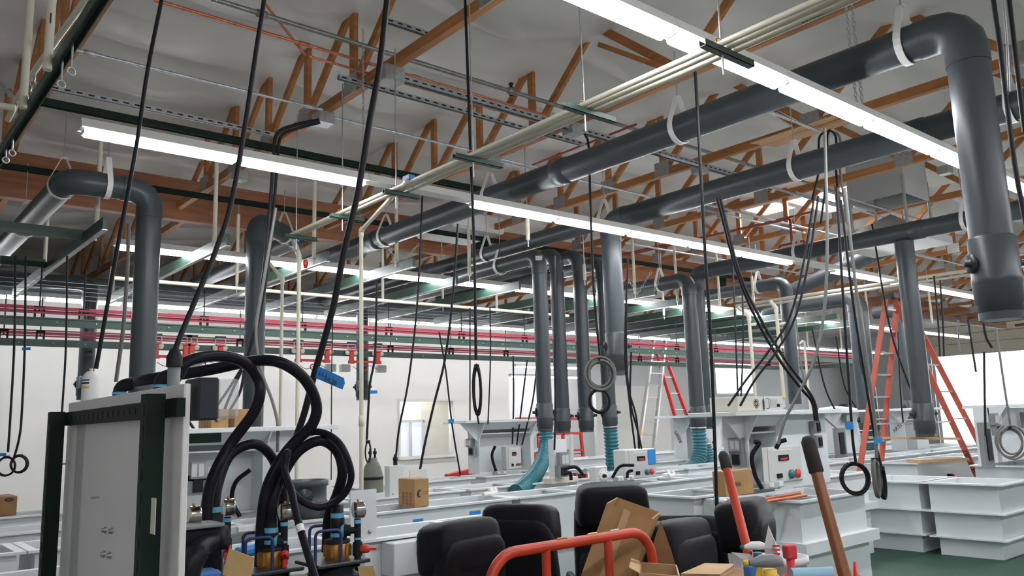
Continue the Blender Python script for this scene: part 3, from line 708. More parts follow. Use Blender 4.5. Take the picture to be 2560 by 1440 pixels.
MB().add([(q.x + sx * .62, q.y + sy * .62, zz) for zz in (4.1, 4.22) for sx, sy in ((-1, -1), (1, -1), (1, 1), (-1, 1))] + [(q.x, q.y, 4.62)], [(3, 2, 1, 0), (0, 1, 5, 4), (1, 2, 6, 5), (2, 3, 7, 6), (3, 0, 4, 7), (4, 5, 8), (5, 6, 8), (6, 7, 8), (7, 4, 8)]).build('diffuser_cone', 'label_grey', t)
# second square diffuser panel behind the nearest duct
q = P(1150, 570, z=4.9); tag(MB().box((q.x, q.y, 4.9), (1.1, 1.1, .3), bev=.04).build('ceiling_diffuser', 'housing'), 'pale square diffuser behind the nearest duct beside a cable', 'air diffuser')
# ================================================================ green strut beams carrying the hoist rails, with cream sleeves
ZG = 3.58
gb = [((83, 707), (261, 588)), ((396, 698), (571, 614)), ((665, 708), (820, 638)), ((852, 722), (1035, 668)), ((951, 759), (1142, 708)), ((1092, 769), (1300, 722)), ((1186, 792), (1340, 757)), ((1568, 750), (1640, 735)), ((1568, 784), (1704, 760)), ((1571, 807), (1704, 783)), ((1750, 801), (1840, 780)), ((1750, 825), (1960, 790)), ((1850, 828), (2090, 790)), ((1900, 842), (2140, 805))]
GX = []
for k, (a, c) in enumerate(gb):
    A = P(*a, z=ZG); B = P(*c, x=A.x); GX.append(A.x); y0, y1 = max(B.y, 8.2), max(A.y, 13.2)
    t = T('green_beam', '%s green strut beam from the left among those carrying the hoist rails' % ORD[k], 'strut', (A.x, y0, ZG), 'green strut beams above the hoist rails')
    b = MB(); b.box((A.x, (y0 + y1) / 2, ZG + .06), (.041, y1 - y0, .122)); b.build('strut', 'green_strut', t)
    b = MB(); b.box((A.x, (y0 + y1) / 2, ZG - .006), (.05, y1 - y0, .01)); b.build('strut_lip', 'galv', t)
for k, (a, c) in enumerate((((0, 565), (236, 592)), ((0, 650), (112, 668)))):
    A, B = runx(a, c, ZG + .1); tag(MB().box((A + B) / 2, (B.x - A.x, .06, .1)).build('green_beam', 'green_strut'), ['green cross beam at far left joining the first strut beam', 'lower green cross beam at the left picture edge'][k], 'strut')
sl = [(240, 352, 583, 3.64), (110, 480, 680, 3.6), (536, 400, 607, 3.64), (592, 522, 717, 3.64), (785, 445, 646, 3.64), (992, 475, 668, 3.64), (957, 610, 749, 3.6), (1174, 563, 690, 3.64), (1107, 650, 765, 3.6), (1242, 688, 772, 3.6), (1320, 548, 600, 3.7), (1588, 600, 735, 3.64), (1660, 725, 788, 3.6), (1694, 600, 753, 3.6), (1800, 600, 766, 3.64), (1885, 690, 760, 3.6), (2020, 740, 860, 3.6), (2105, 745, 872, 3.6), (2172, 720, 808, 3.6), (2330, 690, 800, 3.6), (1462, 660, 700, 3.64)]
wh = ['over the left cross beam', 'at far left behind thin wires', 'left of the second cable crossing the lights', 'above the second green beam', 'above the third green beam', 'by the chain anchor left of the nearest duct', 'behind the tall cream drop pipe', 'beside the pale ceiling diffuser', 'between two black drop cables', 'left of the three close drops', 'behind the second strip light row', 'at the right chain anchor', 'behind the chain anchor', 'behind the bend by the green beams', 'right of the bend by the green beams', 'left of the pale bent drop', 'right of the pale bent drop', 'near the top of the step ladder, left', 'left of the step ladder cap', 'right of the straight drop', 'between the close drops']
for k, (px, ya, yb, z) in enumerate(sl):
    q = P(px, yb, z=z); top = zat(q, px, ya)
    t = T('hanger_sleeve', 'cream plastic sleeve on a hanging rod ' + wh[k], 'sleeve', q, 'cream sleeves over the hanging rods')
    MB().rod(q, (q.x, q.y, min(top, 4.7)), .024, 10).build('sleeve', 'pvc_white', t)
    MB().rod(q - V((0, 0, .08)), (q.x, q.y, 4.85), .008, 6).build('threaded_rod', 'galv', t)
# chains bracing two of the hangers
def chain(pts, label, r=.004, L=.05, group='bracing chains'):
    b = MB(); pts = [V(p) for p in pts]
    for i in range(len(pts) - 1):
        a, c = pts[i], pts[i + 1]; d = (c - a).normalized(); n = max(2, int((c - a).length / (L * .8))); s, u = frame(d)
        for k in range(n):
            m = a.lerp(c, (k + .5) / n); w = s if k % 2 else u
            b.tube([m + d * L * .5 * math.cos(t) + w * L * .28 * math.sin(t) for t in [2 * PI * j / 8 for j in range(8)]], r, 4, closed=True)
    return tag(b.build('chain', 'galv'), label, 'chain', group, kind=None)
for k, (a, c) in enumerate((((975, 620), (993, 668)), ((1048, 610), (993, 668)), ((1570, 698), (1594, 735)), ((1628, 680), (1594, 735)), ((1652, 680), (1636, 730)), ((2052, 745), (2066, 800)), ((2092, 745), (2068, 800)))):
    h0 = math.hypot(*P(*c, z=3.62).xy) * 1.0; chain([P(*a, h=h0 * .97), P(*c, h=h0 * .97)], ['left chain at the anchor by the nearest duct', 'right chain at the anchor by the nearest duct', 'left chain at the anchor beside the second drop', 'middle chain at the anchor beside the second drop', 'rightmost chain beside the bend by the green beams', 'left chain at the anchor above the tall ladder', 'right chain at the anchor above the tall ladder'][k])
# light fixture chains
for k, (px, ya, yb, yy) in enumerate(((2142, 10, 128, ROW1), (2140, 200, 250, ROW1), (908, 215, 440, ROW2))):
    a = P(px, yb, y=yy); chain([V((a.x, a.y, LZ + .08)), V((a.x, a.y, 5.2))], ['dark chain holding the front strip lights near the nearest duct', 'short dark chain at the front strip lights below the nearest duct', 'dark chain holding the second strip light row left of the cream pipes'][k], .0035, .04, 'strip light chains')
# near strut at the top left with its eye bolts
A = P(4, 385, z=3.35); B = P(275, -4, x=A.x)
t = T('slotted_strut', 'near dark green slotted strut slanting across the top left corner', 'strut', A)
b = MB(); w = .022; yy0, yy1 = B.y - .8, A.y + .8
b.box((A.x, (yy0 + yy1) / 2, A.z + w), (2 * w, yy1 - yy0, .004)); b.box((A.x - w, (yy0 + yy1) / 2, A.z), (.004, yy1 - yy0, 2 * w)); b.box((A.x + w, (yy0 + yy1) / 2, A.z), (.004, yy1 - yy0, 2 * w)); b.build('channel', 'green_strut', t)
for k in range(min(80, int((yy1 - yy0) / .05))): MB().box((A.x + w + .003, yy0 + .03 + k * .05, A.z), (.002, .026, .015)).build('slot', 'black', t)
for k, (px, py) in enumerate(((178, 178), (153, 210), (30, 382), (14, 400))):
    q = P(px, py, x=A.x); zb = q.z
    t = T('eye_bolt', ['eye bolt nearest the top right on the near green strut', 'second eye bolt from the top on the near green strut', 'third eye bolt from the top on the near green strut', 'lowest eye bolt on the near green strut'][k], 'eye bolt', (A.x, q.y, zb), 'eye bolts on the near green strut')
    MB().rod((A.x, q.y, zb + .02), (A.x, q.y, A.z + .01), .005, 6).build('shank', 'galv', t)
    MB().tube([(A.x + .018 * math.sin(a), q.y + .006 * math.sin(a), zb + .018 * math.cos(a)) for a in [2 * PI * i / 12 for i in range(12)]], .0045, 6, closed=True).build('ring', 'galv', t)
for k, (px, py, l) in enumerate(((57, 270, 'cream sleeve on the rod at the far top left corner'), (118, 175, 'cream sleeve with printed marks beside the near green strut'))):
    q = P(px, py, x=A.x - .05); t = T('hanger_sleeve', l, 'sleeve', q, 'cream sleeves by the near strut'); MB().rod(q, (q.x, q.y, 5), .02, 10).build('sleeve', 'pvc_white', t)
    if k: 
        b = MB(); f = (EYE - q).normalized(); f.z = 0; f.normalize(); s = V((0, 0, 1)).cross(f)
        for zz in (.25, .55, .6): b.box(q + f * .0205 + V((0, 0, zz)), (.006, .006, .05))
        b.build('printed_mark', 'ink', t)
p0 = P(214, 0, z=3.75); tag(MB().tube(smooth([P(250, -40, z=3.9), p0, P(68, 205, z=3.6), P(20, 300, z=3.5)]), .018, 8).build('water_pipe', 'pvc_white'), 'cream pipe running behind the near green strut at top left', 'pipe')
tag(MB().rod(P(0, 265, z=3.4), P(38, 270, z=3.4), .02, 8).build('water_pipe', 'pvc_white'), 'short cream pipe stub at the left picture edge', 'pipe')
chain([P(0, 205, x=A.x), P(45, 262, x=A.x)], 'bright chain at the left picture edge by the near strut', .004, .05)
chain([P(88, 190, x=A.x), P(62, 262, x=A.x)], 'bright chain hanging between the two near cream sleeves', .004, .05)
# ================================================================ hoist rails with red conductor bars
RYA, RYB, RZ0 = 10.6, 13.0, 2.93
xe = P(2085, 880, y=(RYA + RYB) / 2).x; rr_ = (RYB - RYA) / 2; xc = xe - rr_
def loop(off, z):
    return [(-2.5, RYA - off, z), (xc, RYA - off, z)] + [(xc + (rr_ + off) * math.sin(a), (RYA + RYB) / 2 - (rr_ + off) * math.cos(a), z) for a in [PI * i / 14 for i in range(1, 14)]] + [(xc, RYB + off, z), (-2.5, RYB + off, z)]
def ribbon(pts, w, h):
    b = MB()
    for a, c in zip(pts, pts[1:]): b.bar(a, c, w, h, up=(0, 0, 1))
    return b
t = T('hoist_rail', 'green looped hoist rail with two long straight runs across the room', 'rail', (xc, RYA, RZ0))
ribbon(loop(0, RZ0), .045, .1).build('rail_strut', 'green_strut', t)
b = ribbon(loop(.024, RZ0 + .03), .004, .006); b.build('rail_groove', 'black', t)
for i in range(46):
    x = -.5 + i * .42
    for y in (RYA - .026, RYB - .026): MB().lathe([(.011, 0), (.011, .006), (0, .008)], (x, y, RZ0 - .004), (0, -1, 0), 8).build('bolt', 'galv', t)
for k in range(4):
    tag(ribbon(loop(.03 - .04 * (k % 2), RZ0 + .1 + .024 * k), .02, .02).build('conductor_bar', 'red_bar'), '%s red conductor bar from the top above the looped hoist rail' % ORD[3 - k], 'conductor bar', 'red conductor bars')
hang = [(97, RYA), (625, RYA), (510, RYA), (972, RYA), (1153, RYA), (1310, RYA), (208, RYA), (756, RYA), (1688, RYA), (1785, RYA), (1950, RYA), (8, RYB), (100, RYB), (600, RYB), (976, RYB), (1127, RYB), (1264, RYB), (1597, RYB), (1690, RYB), (1775, RYB), (1917, RYB)]
cnt = {RYA: 0, RYB: 0}
for px, y in sorted(hang):
    x = P(px, 800 if y == RYA else 850, y=y).x; run = 'front' if y == RYA else 'rear'
    t = T('rail_hanger', '%s dark hanger from the left on the %s run of the hoist rail' % (ORD[cnt[y]], run), 'hanger', (x, y, RZ0 + .04), 'hangers on the hoist rail'); cnt[y] += 1
    b = MB(); b.box((x - .045, y, RZ0 + .1), (.02, .04, .13)); b.box((x + .045, y, RZ0 + .1), (.02, .04, .13)); b.box((x, y, RZ0 + .165), (.11, .04, .02)); b.build('hanger_yoke', 'dark_green', t)
    MB().rod((x, y, RZ0 + .1), (x, y, ZG), .009, 6).build('hanger_rod', 'black', t)
def trolley(px, py, label, flip):
    q = P(px, py, y=RYB); x, y = q.x, RYB; t = T('hoist_trolley', label, 'trolley', (x, y, RZ0 - .3), 'red hoist trolleys')
    for s in (-1, 1):
        cx_ = x + s * .27
        MB().box((cx_, y - .06, RZ0 - .07), (.085, .05, .2), bev=.008).box((cx_, y - .06, RZ0 + .05), (.13, .05, .03)).box((cx_, y - .06, RZ0 - .16), (.11, .07, .05)).build('trolley_frame', 'red', t)
        for w in (-1, 1): MB().lathe([(0, -.018), (.045, -.018), (.05, 0), (.045, .018), (0, .018)], (cx_ + w * .075, y - .05, RZ0 + .01), (0, 1, 0), 14).build('wheel', 'cream', t)
        MB().tube(rounded([(cx_ - .08, y - .07, RZ0 + .05), (cx_ - .08, y - .07, RZ0 + .16), (cx_ + .08, y - .07, RZ0 + .16), (cx_ + .08, y - .07, RZ0 + .05)], .03, 3), .008, 6).build('collector_arm', 'label_grey', t)
        MB().box((cx_, y - .06, RZ0 + .18), (.17, .04, .035)).build('collector_shoe', 'pvc_dark', t)
        MB().box((cx_ + s * .1 - .03, y - .05, RZ0 - .27), (.17, .12, .13), bev=.006).build('control_box', 'label_grey', t)
    MB().bar((x - .33, y - .06, RZ0 - .15), (x + .33, y - .06, RZ0 - .15), .03, .04).build('cross_bar', 'red', t)
    MB().tube([(x + .045 * math.cos(a), y - .06, RZ0 - .26 + .045 * math.sin(a)) for a in [2 * PI * i / 12 for i in range(12)]], .011, 6, closed=True).build('lifting_ring', 'red', t)
    MB().tube(smooth([(x - .25, y - .07, RZ0 - .24), (x - .12, y - .09, RZ0 - .3), (x + .08, y - .09, RZ0 - .22), (x + .25, y - .07, RZ0 - .28)]), .005, 5).build('cable', 'black', t)
for a in ((432, 860, 'leftmost red hoist trolley on the rear rail', 0), (505, 862, 'second red hoist trolley from the left on the rear rail', 0), (778, 878, 'red hoist trolley between the two cream drop pipes', 0), (908, 888, 'red hoist trolley in front of the far grey drop', 0)): trolley(*a)
# thin pale wires strung across at left
for k in range(5):
    A, B = runx((0, 692 + k * 11), (1250, 752 + k * 9), 3.42 - k * .03)
    tag(MB().tube([A, (A + B) / 2 - V((0, 0, .03)), B], .004, 5).build('wire', 'galv'), '%s thin pale wire from the top strung across above the red bars' % ORD[k], 'wire', 'thin wires above the red bars')
# ================================================================ white plastic tanks
RH = .9
def tank(label, x0, x1, y0, y1, h=RH, div=(), bands=(), z0=0.0, name='white_tank', cat='tank', rim=.045, thick=.012, group='white plastic tanks', feet=True):
    t = T(name, label, cat, ((x0 + x1) / 2, (y0 + y1) / 2, z0), group)
    b = MB(); w = thick
    b.box(((x0 + x1) / 2, y0 + w / 2, (z0 + h) / 2), (x1 - x0, w, h - z0)); b.box(((x0 + x1) / 2, y1 - w / 2, (z0 + h) / 2), (x1 - x0, w, h - z0))
    b.box((x0 + w / 2, (y0 + y1) / 2, (z0 + h) / 2), (w, y1 - y0 - 2 * w, h - z0)); b.box((x1 - w / 2, (y0 + y1) / 2, (z0 + h) / 2), (w, y1 - y0 - 2 * w, h - z0))
    b.box(((x0 + x1) / 2, (y0 + y1) / 2, z0 + .06), (x1 - x0 - 2 * w, y1 - y0 - 2 * w, .02)); b.build('tank_body', 'tank', t)
    b = MB(); r = rim; zz = h
    def ring(z, r, th):
        b = MB(); o = [(x0 - r, y0 - r), (x1 + r, y0 - r), (x1 + r, y1 + r), (x0 - r, y1 + r)]; i = [(x0 + w, y0 + w), (x1 - w, y0 + w), (x1 - w, y1 - w), (x0 + w, y1 - w)]
        vs = [(*p, z) for p in o + i] + [(*p, z + th) for p in o + i]
        fs = []
        for k in range(4):
            n = (k + 1) % 4
            fs += [(8 + k, 8 + n, 12 + n, 12 + k), (n, k, 4 + k, 4 + n), (k, n, 8 + n, 8 + k), (4 + n, 4 + k, 12 + k, 12 + n)]
        return b.add(vs, fs)
    ring(h, r, .016).build('rim_flange', 'tank_rim', t)
    for z, th in bands: ring(z, .07, th).build('girth_band', 'tank_rim', t)
    for d in div:
        MB().box((d, (y0 + y1) / 2, (z0 + h) / 2 + .05), (w, y1 - y0 - 2 * w, h - z0 - .12)).build('divider', 'tank', t)
        MB().box((d, (y0 + y1) / 2, h + .008), (.07, y1 - y0 - 2 * w, .014)).build('divider_cap', 'tank_rim', t)
    return t
def row(nm, y0, y1, xs, h=RH):
    """xs: (x0, x1, dividers) of each tank in the row"""
    for k, (a, c, d) in enumerate(xs):
        tank('%s white tank from the left in the %s row of tanks' % (ORD[k], nm), a, c, y0, y1, h, [a + (c - a) * q for q in d], bands=((.42, .03),))
row('nearest', 4.62, 5.08, [(.55, 1.75, (.5,)), (1.86, 2.5, ()), (2.66, 4.25, (.52,))])
row('second', 5.98, 6.48, [(-.6, 1.0, (.5,)), (1.1, 2.35, (.4,)), (2.5, 3.25, (.45,)), (3.5, 5.0, (.4,)), (5.1, 6.6, (.5,)), (6.73, 8.2, (.33, .66)), (8.4, 10.2, (.5,)), (10.4, 13.5, (.3, .6)), (13.8, 16.5, (.5,))])
row('third', 7.2, 7.7, [(-.6, .9, (.5,)), (1.0, 2.3, (.6,)), (2.4, 3.9, (.5,)), (4.1, 5.3, ()), (5.45, 6.9, (.5,)), (7.05, 9.0, (.4, .7)), (9.2, 11, (.5,)), (11.2, 13.4, (.5,)), (13.7, 17, (.5,))])
row('fourth', 8.72, 9.18, [(-.6, .95, ()), (1.15, 2.4, (.5,)), (4.9, 6.6, (.5,)), (6.85, 8.6, (.6,)), (8.75, 10.9, (.5,)), (11.1, 13.2, (.5,)), (13.5, 16.2, (.5,)), (16.5, 20, (.5,))])
row('fifth', 10.9, 11.4, [(9.0, 11.5, (.5,)), (11.7, 14, (.5,)), (14.2, 17, (.5,)), (17.2, 21, (.5,))])
tank('white tank with an inner divider, left of the tank station and behind the leather chairs', 5.92, 7.2, 4.6, 5.12, div=(6.6,))
tank('nearest white tank with a heavy girth band, holding two copper bars', 6.06, 7.12, 3.66, 4.24, div=(6.5,), bands=((.5, .09),))
tank('low white tank right of the tank station, behind the coiled black cable', 8.5, 9.4, 4.78, 5.2, div=(8.9,), bands=((.5, .08),))
tank('long white tank behind the two stacks of tubs, under the step ladder', 11.1, 13.6, 4.95, 5.46, div=(12.0, 12.8))
tank('white tank at the right edge under the station by the bright doorway', 10.9, 13.6, 3.62, 4.16, div=(12.2,))
# weir boxes and drains on two tanks
def weir(px, py, y, w, lab, pipe):
    q = P(px, py, y=y); q.z = min(q.z, .79); t = T('overflow_box', lab, 'overflow box', (q.x, y - .09, q.z), 'overflow boxes on the tanks')
    MB().box((q.x, y - .077, q.z), (w, .15, .2), bev=.006).build('box_shell', 'tank', t)
    c = P(*pipe, y=y - .2)
    MB().rod((c.x - .0, y - .15, c.z + .03), (c.x, y - .2, c.z + .03), .042, 12).build('pipe_stub', 'light_blue', t)
    MB().tube(rounded([(c.x, y - .15, c.z + .03), (c.x, y - .25, c.z + .03), (c.x, y - .25, c.z - .1)], .04, 4), .034, 12).build('elbow', 'white', t)
    MB().rod((c.x, y - .25, .02), (c.x, y - .25, c.z - .05), .026, 12).build('drain_pipe', 'pvc_white', t)
weir(1055, 1362, 4.62, .62, 'white overflow box with a drain elbow on the nearest tank row', (1065, 1368))
weir(1800, 1268, 4.6, .5, 'white overflow box on the tank left of the tank station', (1803, 1262))
# stacked tubs on the matting
for k, (x0, x1, y0, y1, nm) in enumerate(((9.7, 10.4, 3.52, 4.16, 'right-hand'), (9.72, 10.45, 4.36, 4.98, 'left-hand'))):
    for j, z in enumerate((.2, .475, .78)):
        tank('%s white tub of the %s stack standing on green matting' % (('lowest', 'middle', 'top')[j], nm), x0 - .02 * j, x1 + .02 * j, y0 - .02 * j, y1 + .02 * j, z, z0=(.007, .215, .49)[j], name='white_tub', cat='tub', rim=.075, thick=.02, group='white tubs in two stacks')
# ================================================================ tank stations: niche, column and shelf standing on the tanks
def station(lab, x0, x1, yf, dep=.26, xn=.35, z0=.92, top=1.6, ext=(.35, .4), yext=(.18, .12), m='tank'):
    t = T('tank_station', lab, 'tank station', (x0, yf, z0), 'white tank stations'); xm = x0 + (x1 - x0) * xn; H = top - z0; zc = (z0 + top) / 2; w = .018
    MB().box((x0 + w / 2, yf + dep / 2, zc), (w, dep, H)).build('side_panel', m, t)
    MB().box((xm - w / 2, yf + dep / 2, zc), (w, dep, H)).build('side_panel', m, t)
    MB().box(((xm + x0) / 2, yf + dep - w / 2, zc), (xm - x0 - 2 * w, w, H)).build('back_panel', m, t)
    if x1 - xm > .05: MB().box(((x1 + xm) / 2, yf + dep / 2, zc - .001), (x1 - xm - .002, dep - .004, H - .004)).build('column', m, t)
    MB().box(((xm + x0) / 2, yf + dep / 2 - .01, top - .155), (xm - x0 - 2 * w, dep - .03, .014)).build('shelf', 'tank_rim', t)
    MB().hexa([(x0 + w, yf + .002, top - .1), (xm - w, yf + .002, top - .1), (xm - w, yf + .02, top - .1), (x0 + w, yf + .02, top - .1), (x0 + w, yf - yext[0] + .03, top), (xm - w, yf - yext[0] + .03, top), (xm - w, yf - yext[0] + .05, top), (x0 + w, yf - yext[0] + .05, top)]).build('sloped_header', m, t)
    for s, xx in ((-1, x0), (1, x1)):
        e = ext[0 if s < 0 else 1] * .85
        MB().prism([(xx, yf + .03, top), (xx + s * e, yf + .03, top), (xx, yf + .03, top - .26)], (0, .016, 0)).build('gusset', m, t)
    for xx in (x0 + w / 2, xm - w / 2): MB().prism([(xx - .006, yf, top), (xx - .006, yf - yext[0] + .02, top), (xx - .006, yf, top - .22)], (.012, 0, 0)).build('gusset', m, t)
    MB().box(((x0 - ext[0] + x1 + ext[1]) / 2, yf + dep / 2 + (yext[1] - yext[0]) / 2, top + .02), (x1 - x0 + ext[0] + ext[1], dep + yext[0] + yext[1], .04), bev=.004).build('top_shelf', 'tank_rim', t)
    return t
station('large white tank station carrying a beige instrument on its top shelf', 6.42, 7.8, 4.34, ext=(.35, .08), yext=(.14, .12))
station('white tank station with a forked shelf in front of the office wall', 7.12, 8.15, 9.2, xn=.95, top=1.62, z0=.916)
station('white tank station behind the looping black hoses, two cardboard boxes on top', 2.3, 3.2, 6.98, xn=.8, ext=(.12, .45), z0=.918)
station('distant white tank station with a slanted blue-lettered side, behind the teal hose', 11.3, 12.3, 8.85, xn=.3, z0=.9)
station('plastic-wrapped white tank station behind the left leg of the step ladder', 13.3, 14.1, 7.25, xn=.05, ext=(.1, .2))
station('white tank station with a deep flared shelf, framed by the step ladder', 14.5, 15.4, 6.6, xn=.5, ext=(.5, .5))
station('white tank station at the right picture edge near the bright doorway', 11.15, 12.9, 3.98, xn=.1, dep=.22, z0=.93, ext=(.0, .1))
# standing white panels bolted to tank ends
for k, (px0, px1, py0, py1, x, l) in enumerate(((875, 940, 1222, 1360, 2.58, 'upright white plate behind the drop pipe and right-hand gauge'), (1024, 1066, 1172, 1262, 3.9, 'upright white plate behind the cardboard box on the tanks'), (105, 155, 1205, 1285, 1.3, 'upright white plate at far left behind the green post'))):
    a = P(px0, py1, x=x); c = P(px1, py0, x=x); yy = (4.6, 6.2, 8.7)[k]; a = P(px0, py1, y=yy); c = P(px1, py0, y=yy)
    t = T('white_plate', l, 'panel', ((a.x + c.x) / 2, yy, a.z), 'upright white plates'); MB().box(((a.x + c.x) / 2, yy, (max(a.z, .7) + c.z) / 2), (c.x - a.x, .012, c.z - a.z)).build('plate_sheet', 'tank', t)
    for xx in (a.x + .05, c.x - .05): MB().lathe([(.012, 0), (.012, .008), (0, .01)], (xx, yy - .006, a.z + .06), (0, -1, 0), 8).build('bolt', 'galv', t)
def gland_box(px0, px1, py0, py1, y, lab):
    a = P(px0, py1, y=y); c = P(px1, py0, y=y); t = T('heater_box', lab, 'control box', ((a.x + c.x) / 2, y, a.z))
    MB().box(((a.x + c.x) / 2, y + .05, (a.z + c.z) / 2), (c.x - a.x, .1, c.z - a.z), bev=.006).build('box_shell', 'box_light', t)
    MB().lathe([(.022, 0), (.022, .05), (.026, .05), (.026, .07), (.014, .09), (.014, .11)], ((a.x + c.x) / 2 + .01, y + .05, c.z), (0, 0, 1), 10).build('cable_gland', 'black', t)
    for q in (-1, 1): MB().lathe([(.01, 0), (.01, .006), (0, .008)], ((a.x + c.x) / 2 + q * .05, y - .001, a.z + .05), (0, -1, 0), 8).build('bolt', 'galv', t)
    return t
gland_box(974, 1012, 1162, 1248, 7.18, 'slim white box standing on a tank in front of the gas cylinder')
# gas cylinder
q = P(946, 1236, z=.9); cz = zat(q, 944, 1152); t = T('gas_cylinder', 'dull green gas cylinder by the office wall, taped round its shoulder', 'gas cylinder', (q.x, q.y + .12, 0))
r = .115; MB().lathe([(0, 0), (r, 0), (r, cz - .22), (r * .96, cz - .15), (r * .75, cz - .06), (r * .45, cz), (r * .42, cz + .03), (0, cz + .03)], (q.x, q.y + .12, 0), (0, 0, 1), 24).build('cylinder_body', 'cylinder_green', t)
MB().lathe([(r * 1.01, cz - .2), (r * 1.015, cz - .17)], (q.x, q.y + .12, 0), (0, 0, 1), 24).build('tape_band', 'black', t)
for s in (-1, 1): MB().lathe([(0, 0), (.012, 0), (.012, .05), (.02, .05), (.02, .08), (.01, .08), (.01, .11), (0, .11)], (q.x + s * .03, q.y + .12, cz + .02), (0, 0, 1), 8).build('valve', 'black', t)
# ================================================================ control boxes with red displays
def control(lab, px0, px1, py0, py1, y, dep=.18, tape=False, hose=None, disp=True, m='box_light'):
    a = P(px0, py1, y=y); c = P(px1, py0, y=y); w, h = c.x - a.x, c.z - a.z; t = T('control_box', lab, 'control box', (a.x + w / 2, y, a.z), 'control boxes on the tanks')
    MB().box((a.x + w / 2, y + dep / 2, a.z + h / 2), (w, dep, h), bev=.008).build('box_shell', m, t)
    f = y - .003
    MB().box((a.x + w * .55, y - .004, a.z + h * .5), (w * .86, .01, h * .96), bev=.004).build('front_door', m, t)
    f = y - .012
    MB().box((a.x + w * .5, f, a.z + h * .68), (w * .26, .01, h * .16)).build('display', 'black', t)
    MB().box((a.x + w * .5, f - .006, a.z + h * .655), (w * .18, .002, h * .05)).build('red_digits', 'red_led', t)
    MB().box((a.x + w * .36, f, a.z + h * .2), (w * .12, .02, h * .12)).build('switch', 'black', t)
    MB().lathe([(w * .065, 0), (w * .065, .02), (0, .022)], (a.x + w * .66, f, a.z + h * .21), (0, -1, 0), 10).build('green_button', 'teal', t)
    MB().lathe([(w * .065, 0), (w * .065, .02), (0, .022)], (a.x + w * .82, f, a.z + h * .21), (0, -1, 0), 10).build('red_button', 'red', t)
    MB().box((a.x + w * .5, f + .003, a.z + h * .9), (w * .5, .004, h * .04)).build('label_strip', 'white', t)
    if tape: MB().box((a.x + w * .86, f - .002, a.z + h * .7), (w * .26, .003, h * .52)).build('blue_tape', 'tape', t)
    return t
control('pale control box with red display on the large tank station column', 1912, 2000, 1112, 1212, 4.33, dep=.01, disp=True)
control('white control box with a strip of blue tape, behind the leather chairs', 1566, 1636, 1120, 1200, 6.2, tape=True)
control('white control box with red display beside the forked tank station', 1267, 1302, 1115, 1175, 9.1, dep=.12)
control('small grey control box behind another by the forked tank station', 1300, 1318, 1120, 1162, 9.4, dep=.1, m='box_grey')
control('distant control box with red display behind the orange pole', 1775, 1788, 1095, 1130, 8.8, dep=.1)
def switchbox(lab, px, py, w, h, dist=None, y=None, m='box_grey', face=(0, -1, 0), x=None, clear=True):
    q = P(px, py, x=x, y=y, h=dist); t = T('switch_box', lab, 'switch box', q - V((0, 0, h / 2)), 'grey switch boxes'); f = V(face); s = V((0, 0, 1)).cross(f)
    b = MB(); b.bar(q - f * .0, q + f * .06, w, h, up=(0, 0, 1)); b.build('box_shell', m, t)
    if clear:
        b = MB(); b.bar(q + f * .06, q + f * .1, w * .8, h * .8, up=(0, 0, 1)); b.build('clear_cover', 'clear', t)
        for k in (-1, 1): MB().bar(q + f * .06 + s * k * w * .18, q + f * .065 + s * k * w * .18, w * .28, h * .6, up=(0, 0, 1)).build('socket', 'box_light', t)
    else: MB().bar(q + f * .06, q + f * .075, w * .5, h * .7, up=(0, 0, 1)).build('cover_plate', 'black', t)
    return t
LF = (-1, 0, 0)
switchbox('grey socket box with clear cover on the large tank station side', 1846, 1112, .14, .13, x=6.42, face=LF)
switchbox('lower grey box under a clear covered one on the large tank station side', 1850, 1148, .14, .13, x=6.42, face=LF, clear=False)
switchbox('dark grey switch box high on the right of the large tank station', 2031, 1068, .1, .12, y=4.33, clear=False)
switchbox('dark grey switch box below another right of the large tank station', 2036, 1104, .1, .12, y=4.33, clear=False)
switchbox('clear covered grey box on the forked tank station side', 1180, 1107, .13, .12, x=7.12, face=LF)
switchbox('grey box below the clear covered one on the forked tank station', 1186, 1128, .13, .12, x=7.12, face=LF, clear=False)
switchbox('grey socket box at far left behind the white panel edge, upper one', 488, 1175, .16, .17, y=6.95)
switchbox('grey box at far left behind the white panel edge, lower one', 488, 1212, .16, .16, y=6.95, clear=False)
switchbox('clear covered grey box above the black looped hoses behind the curved teal hose', 1404, 1148, .16, .16, y=7.0)
switchbox('grey box with cables under a clear covered one behind the curved teal hose', 1400, 1178, .16, .13, y=7.0, clear=False)
switchbox('grey socket box on the tank station by the bright doorway', 2478, 1048, .14, .14, y=3.93)
switchbox('lower grey box on the tank station by the bright doorway', 2484, 1075, .14, .13, y=3.93, clear=False)
switchbox('grey switch box on the plastic-wrapped tank station', 2112, 1045, .16, .16, y=7.2)
switchbox('grey upright box at the foot of the wrapped tank station', 2096, 1108, .3, .5, y=7.0, clear=False)
switchbox('tall grey box at the foot of the station by the bright doorway', 2458, 1112, .24, .52, y=3.9, clear=False)
switchbox('grey switch box at the very right picture edge', 2556, 1050, .14, .2, y=3.93, clear=False)
# post carrying two boxes behind the curved teal hose
q = P(1404, 1195, y=7.05); t = T('white_post', 'short white post with a foot block behind the curved teal hose', 'post', (q.x, 7.08, .9))
MB().box((q.x, 7.1, 1.15), (.2, .1, .5)).build('post_body', 'tank', t); MB().box((q.x + .03, 7.1, .93), (.42, .16, .06)).build('foot_block', 'cream', t)
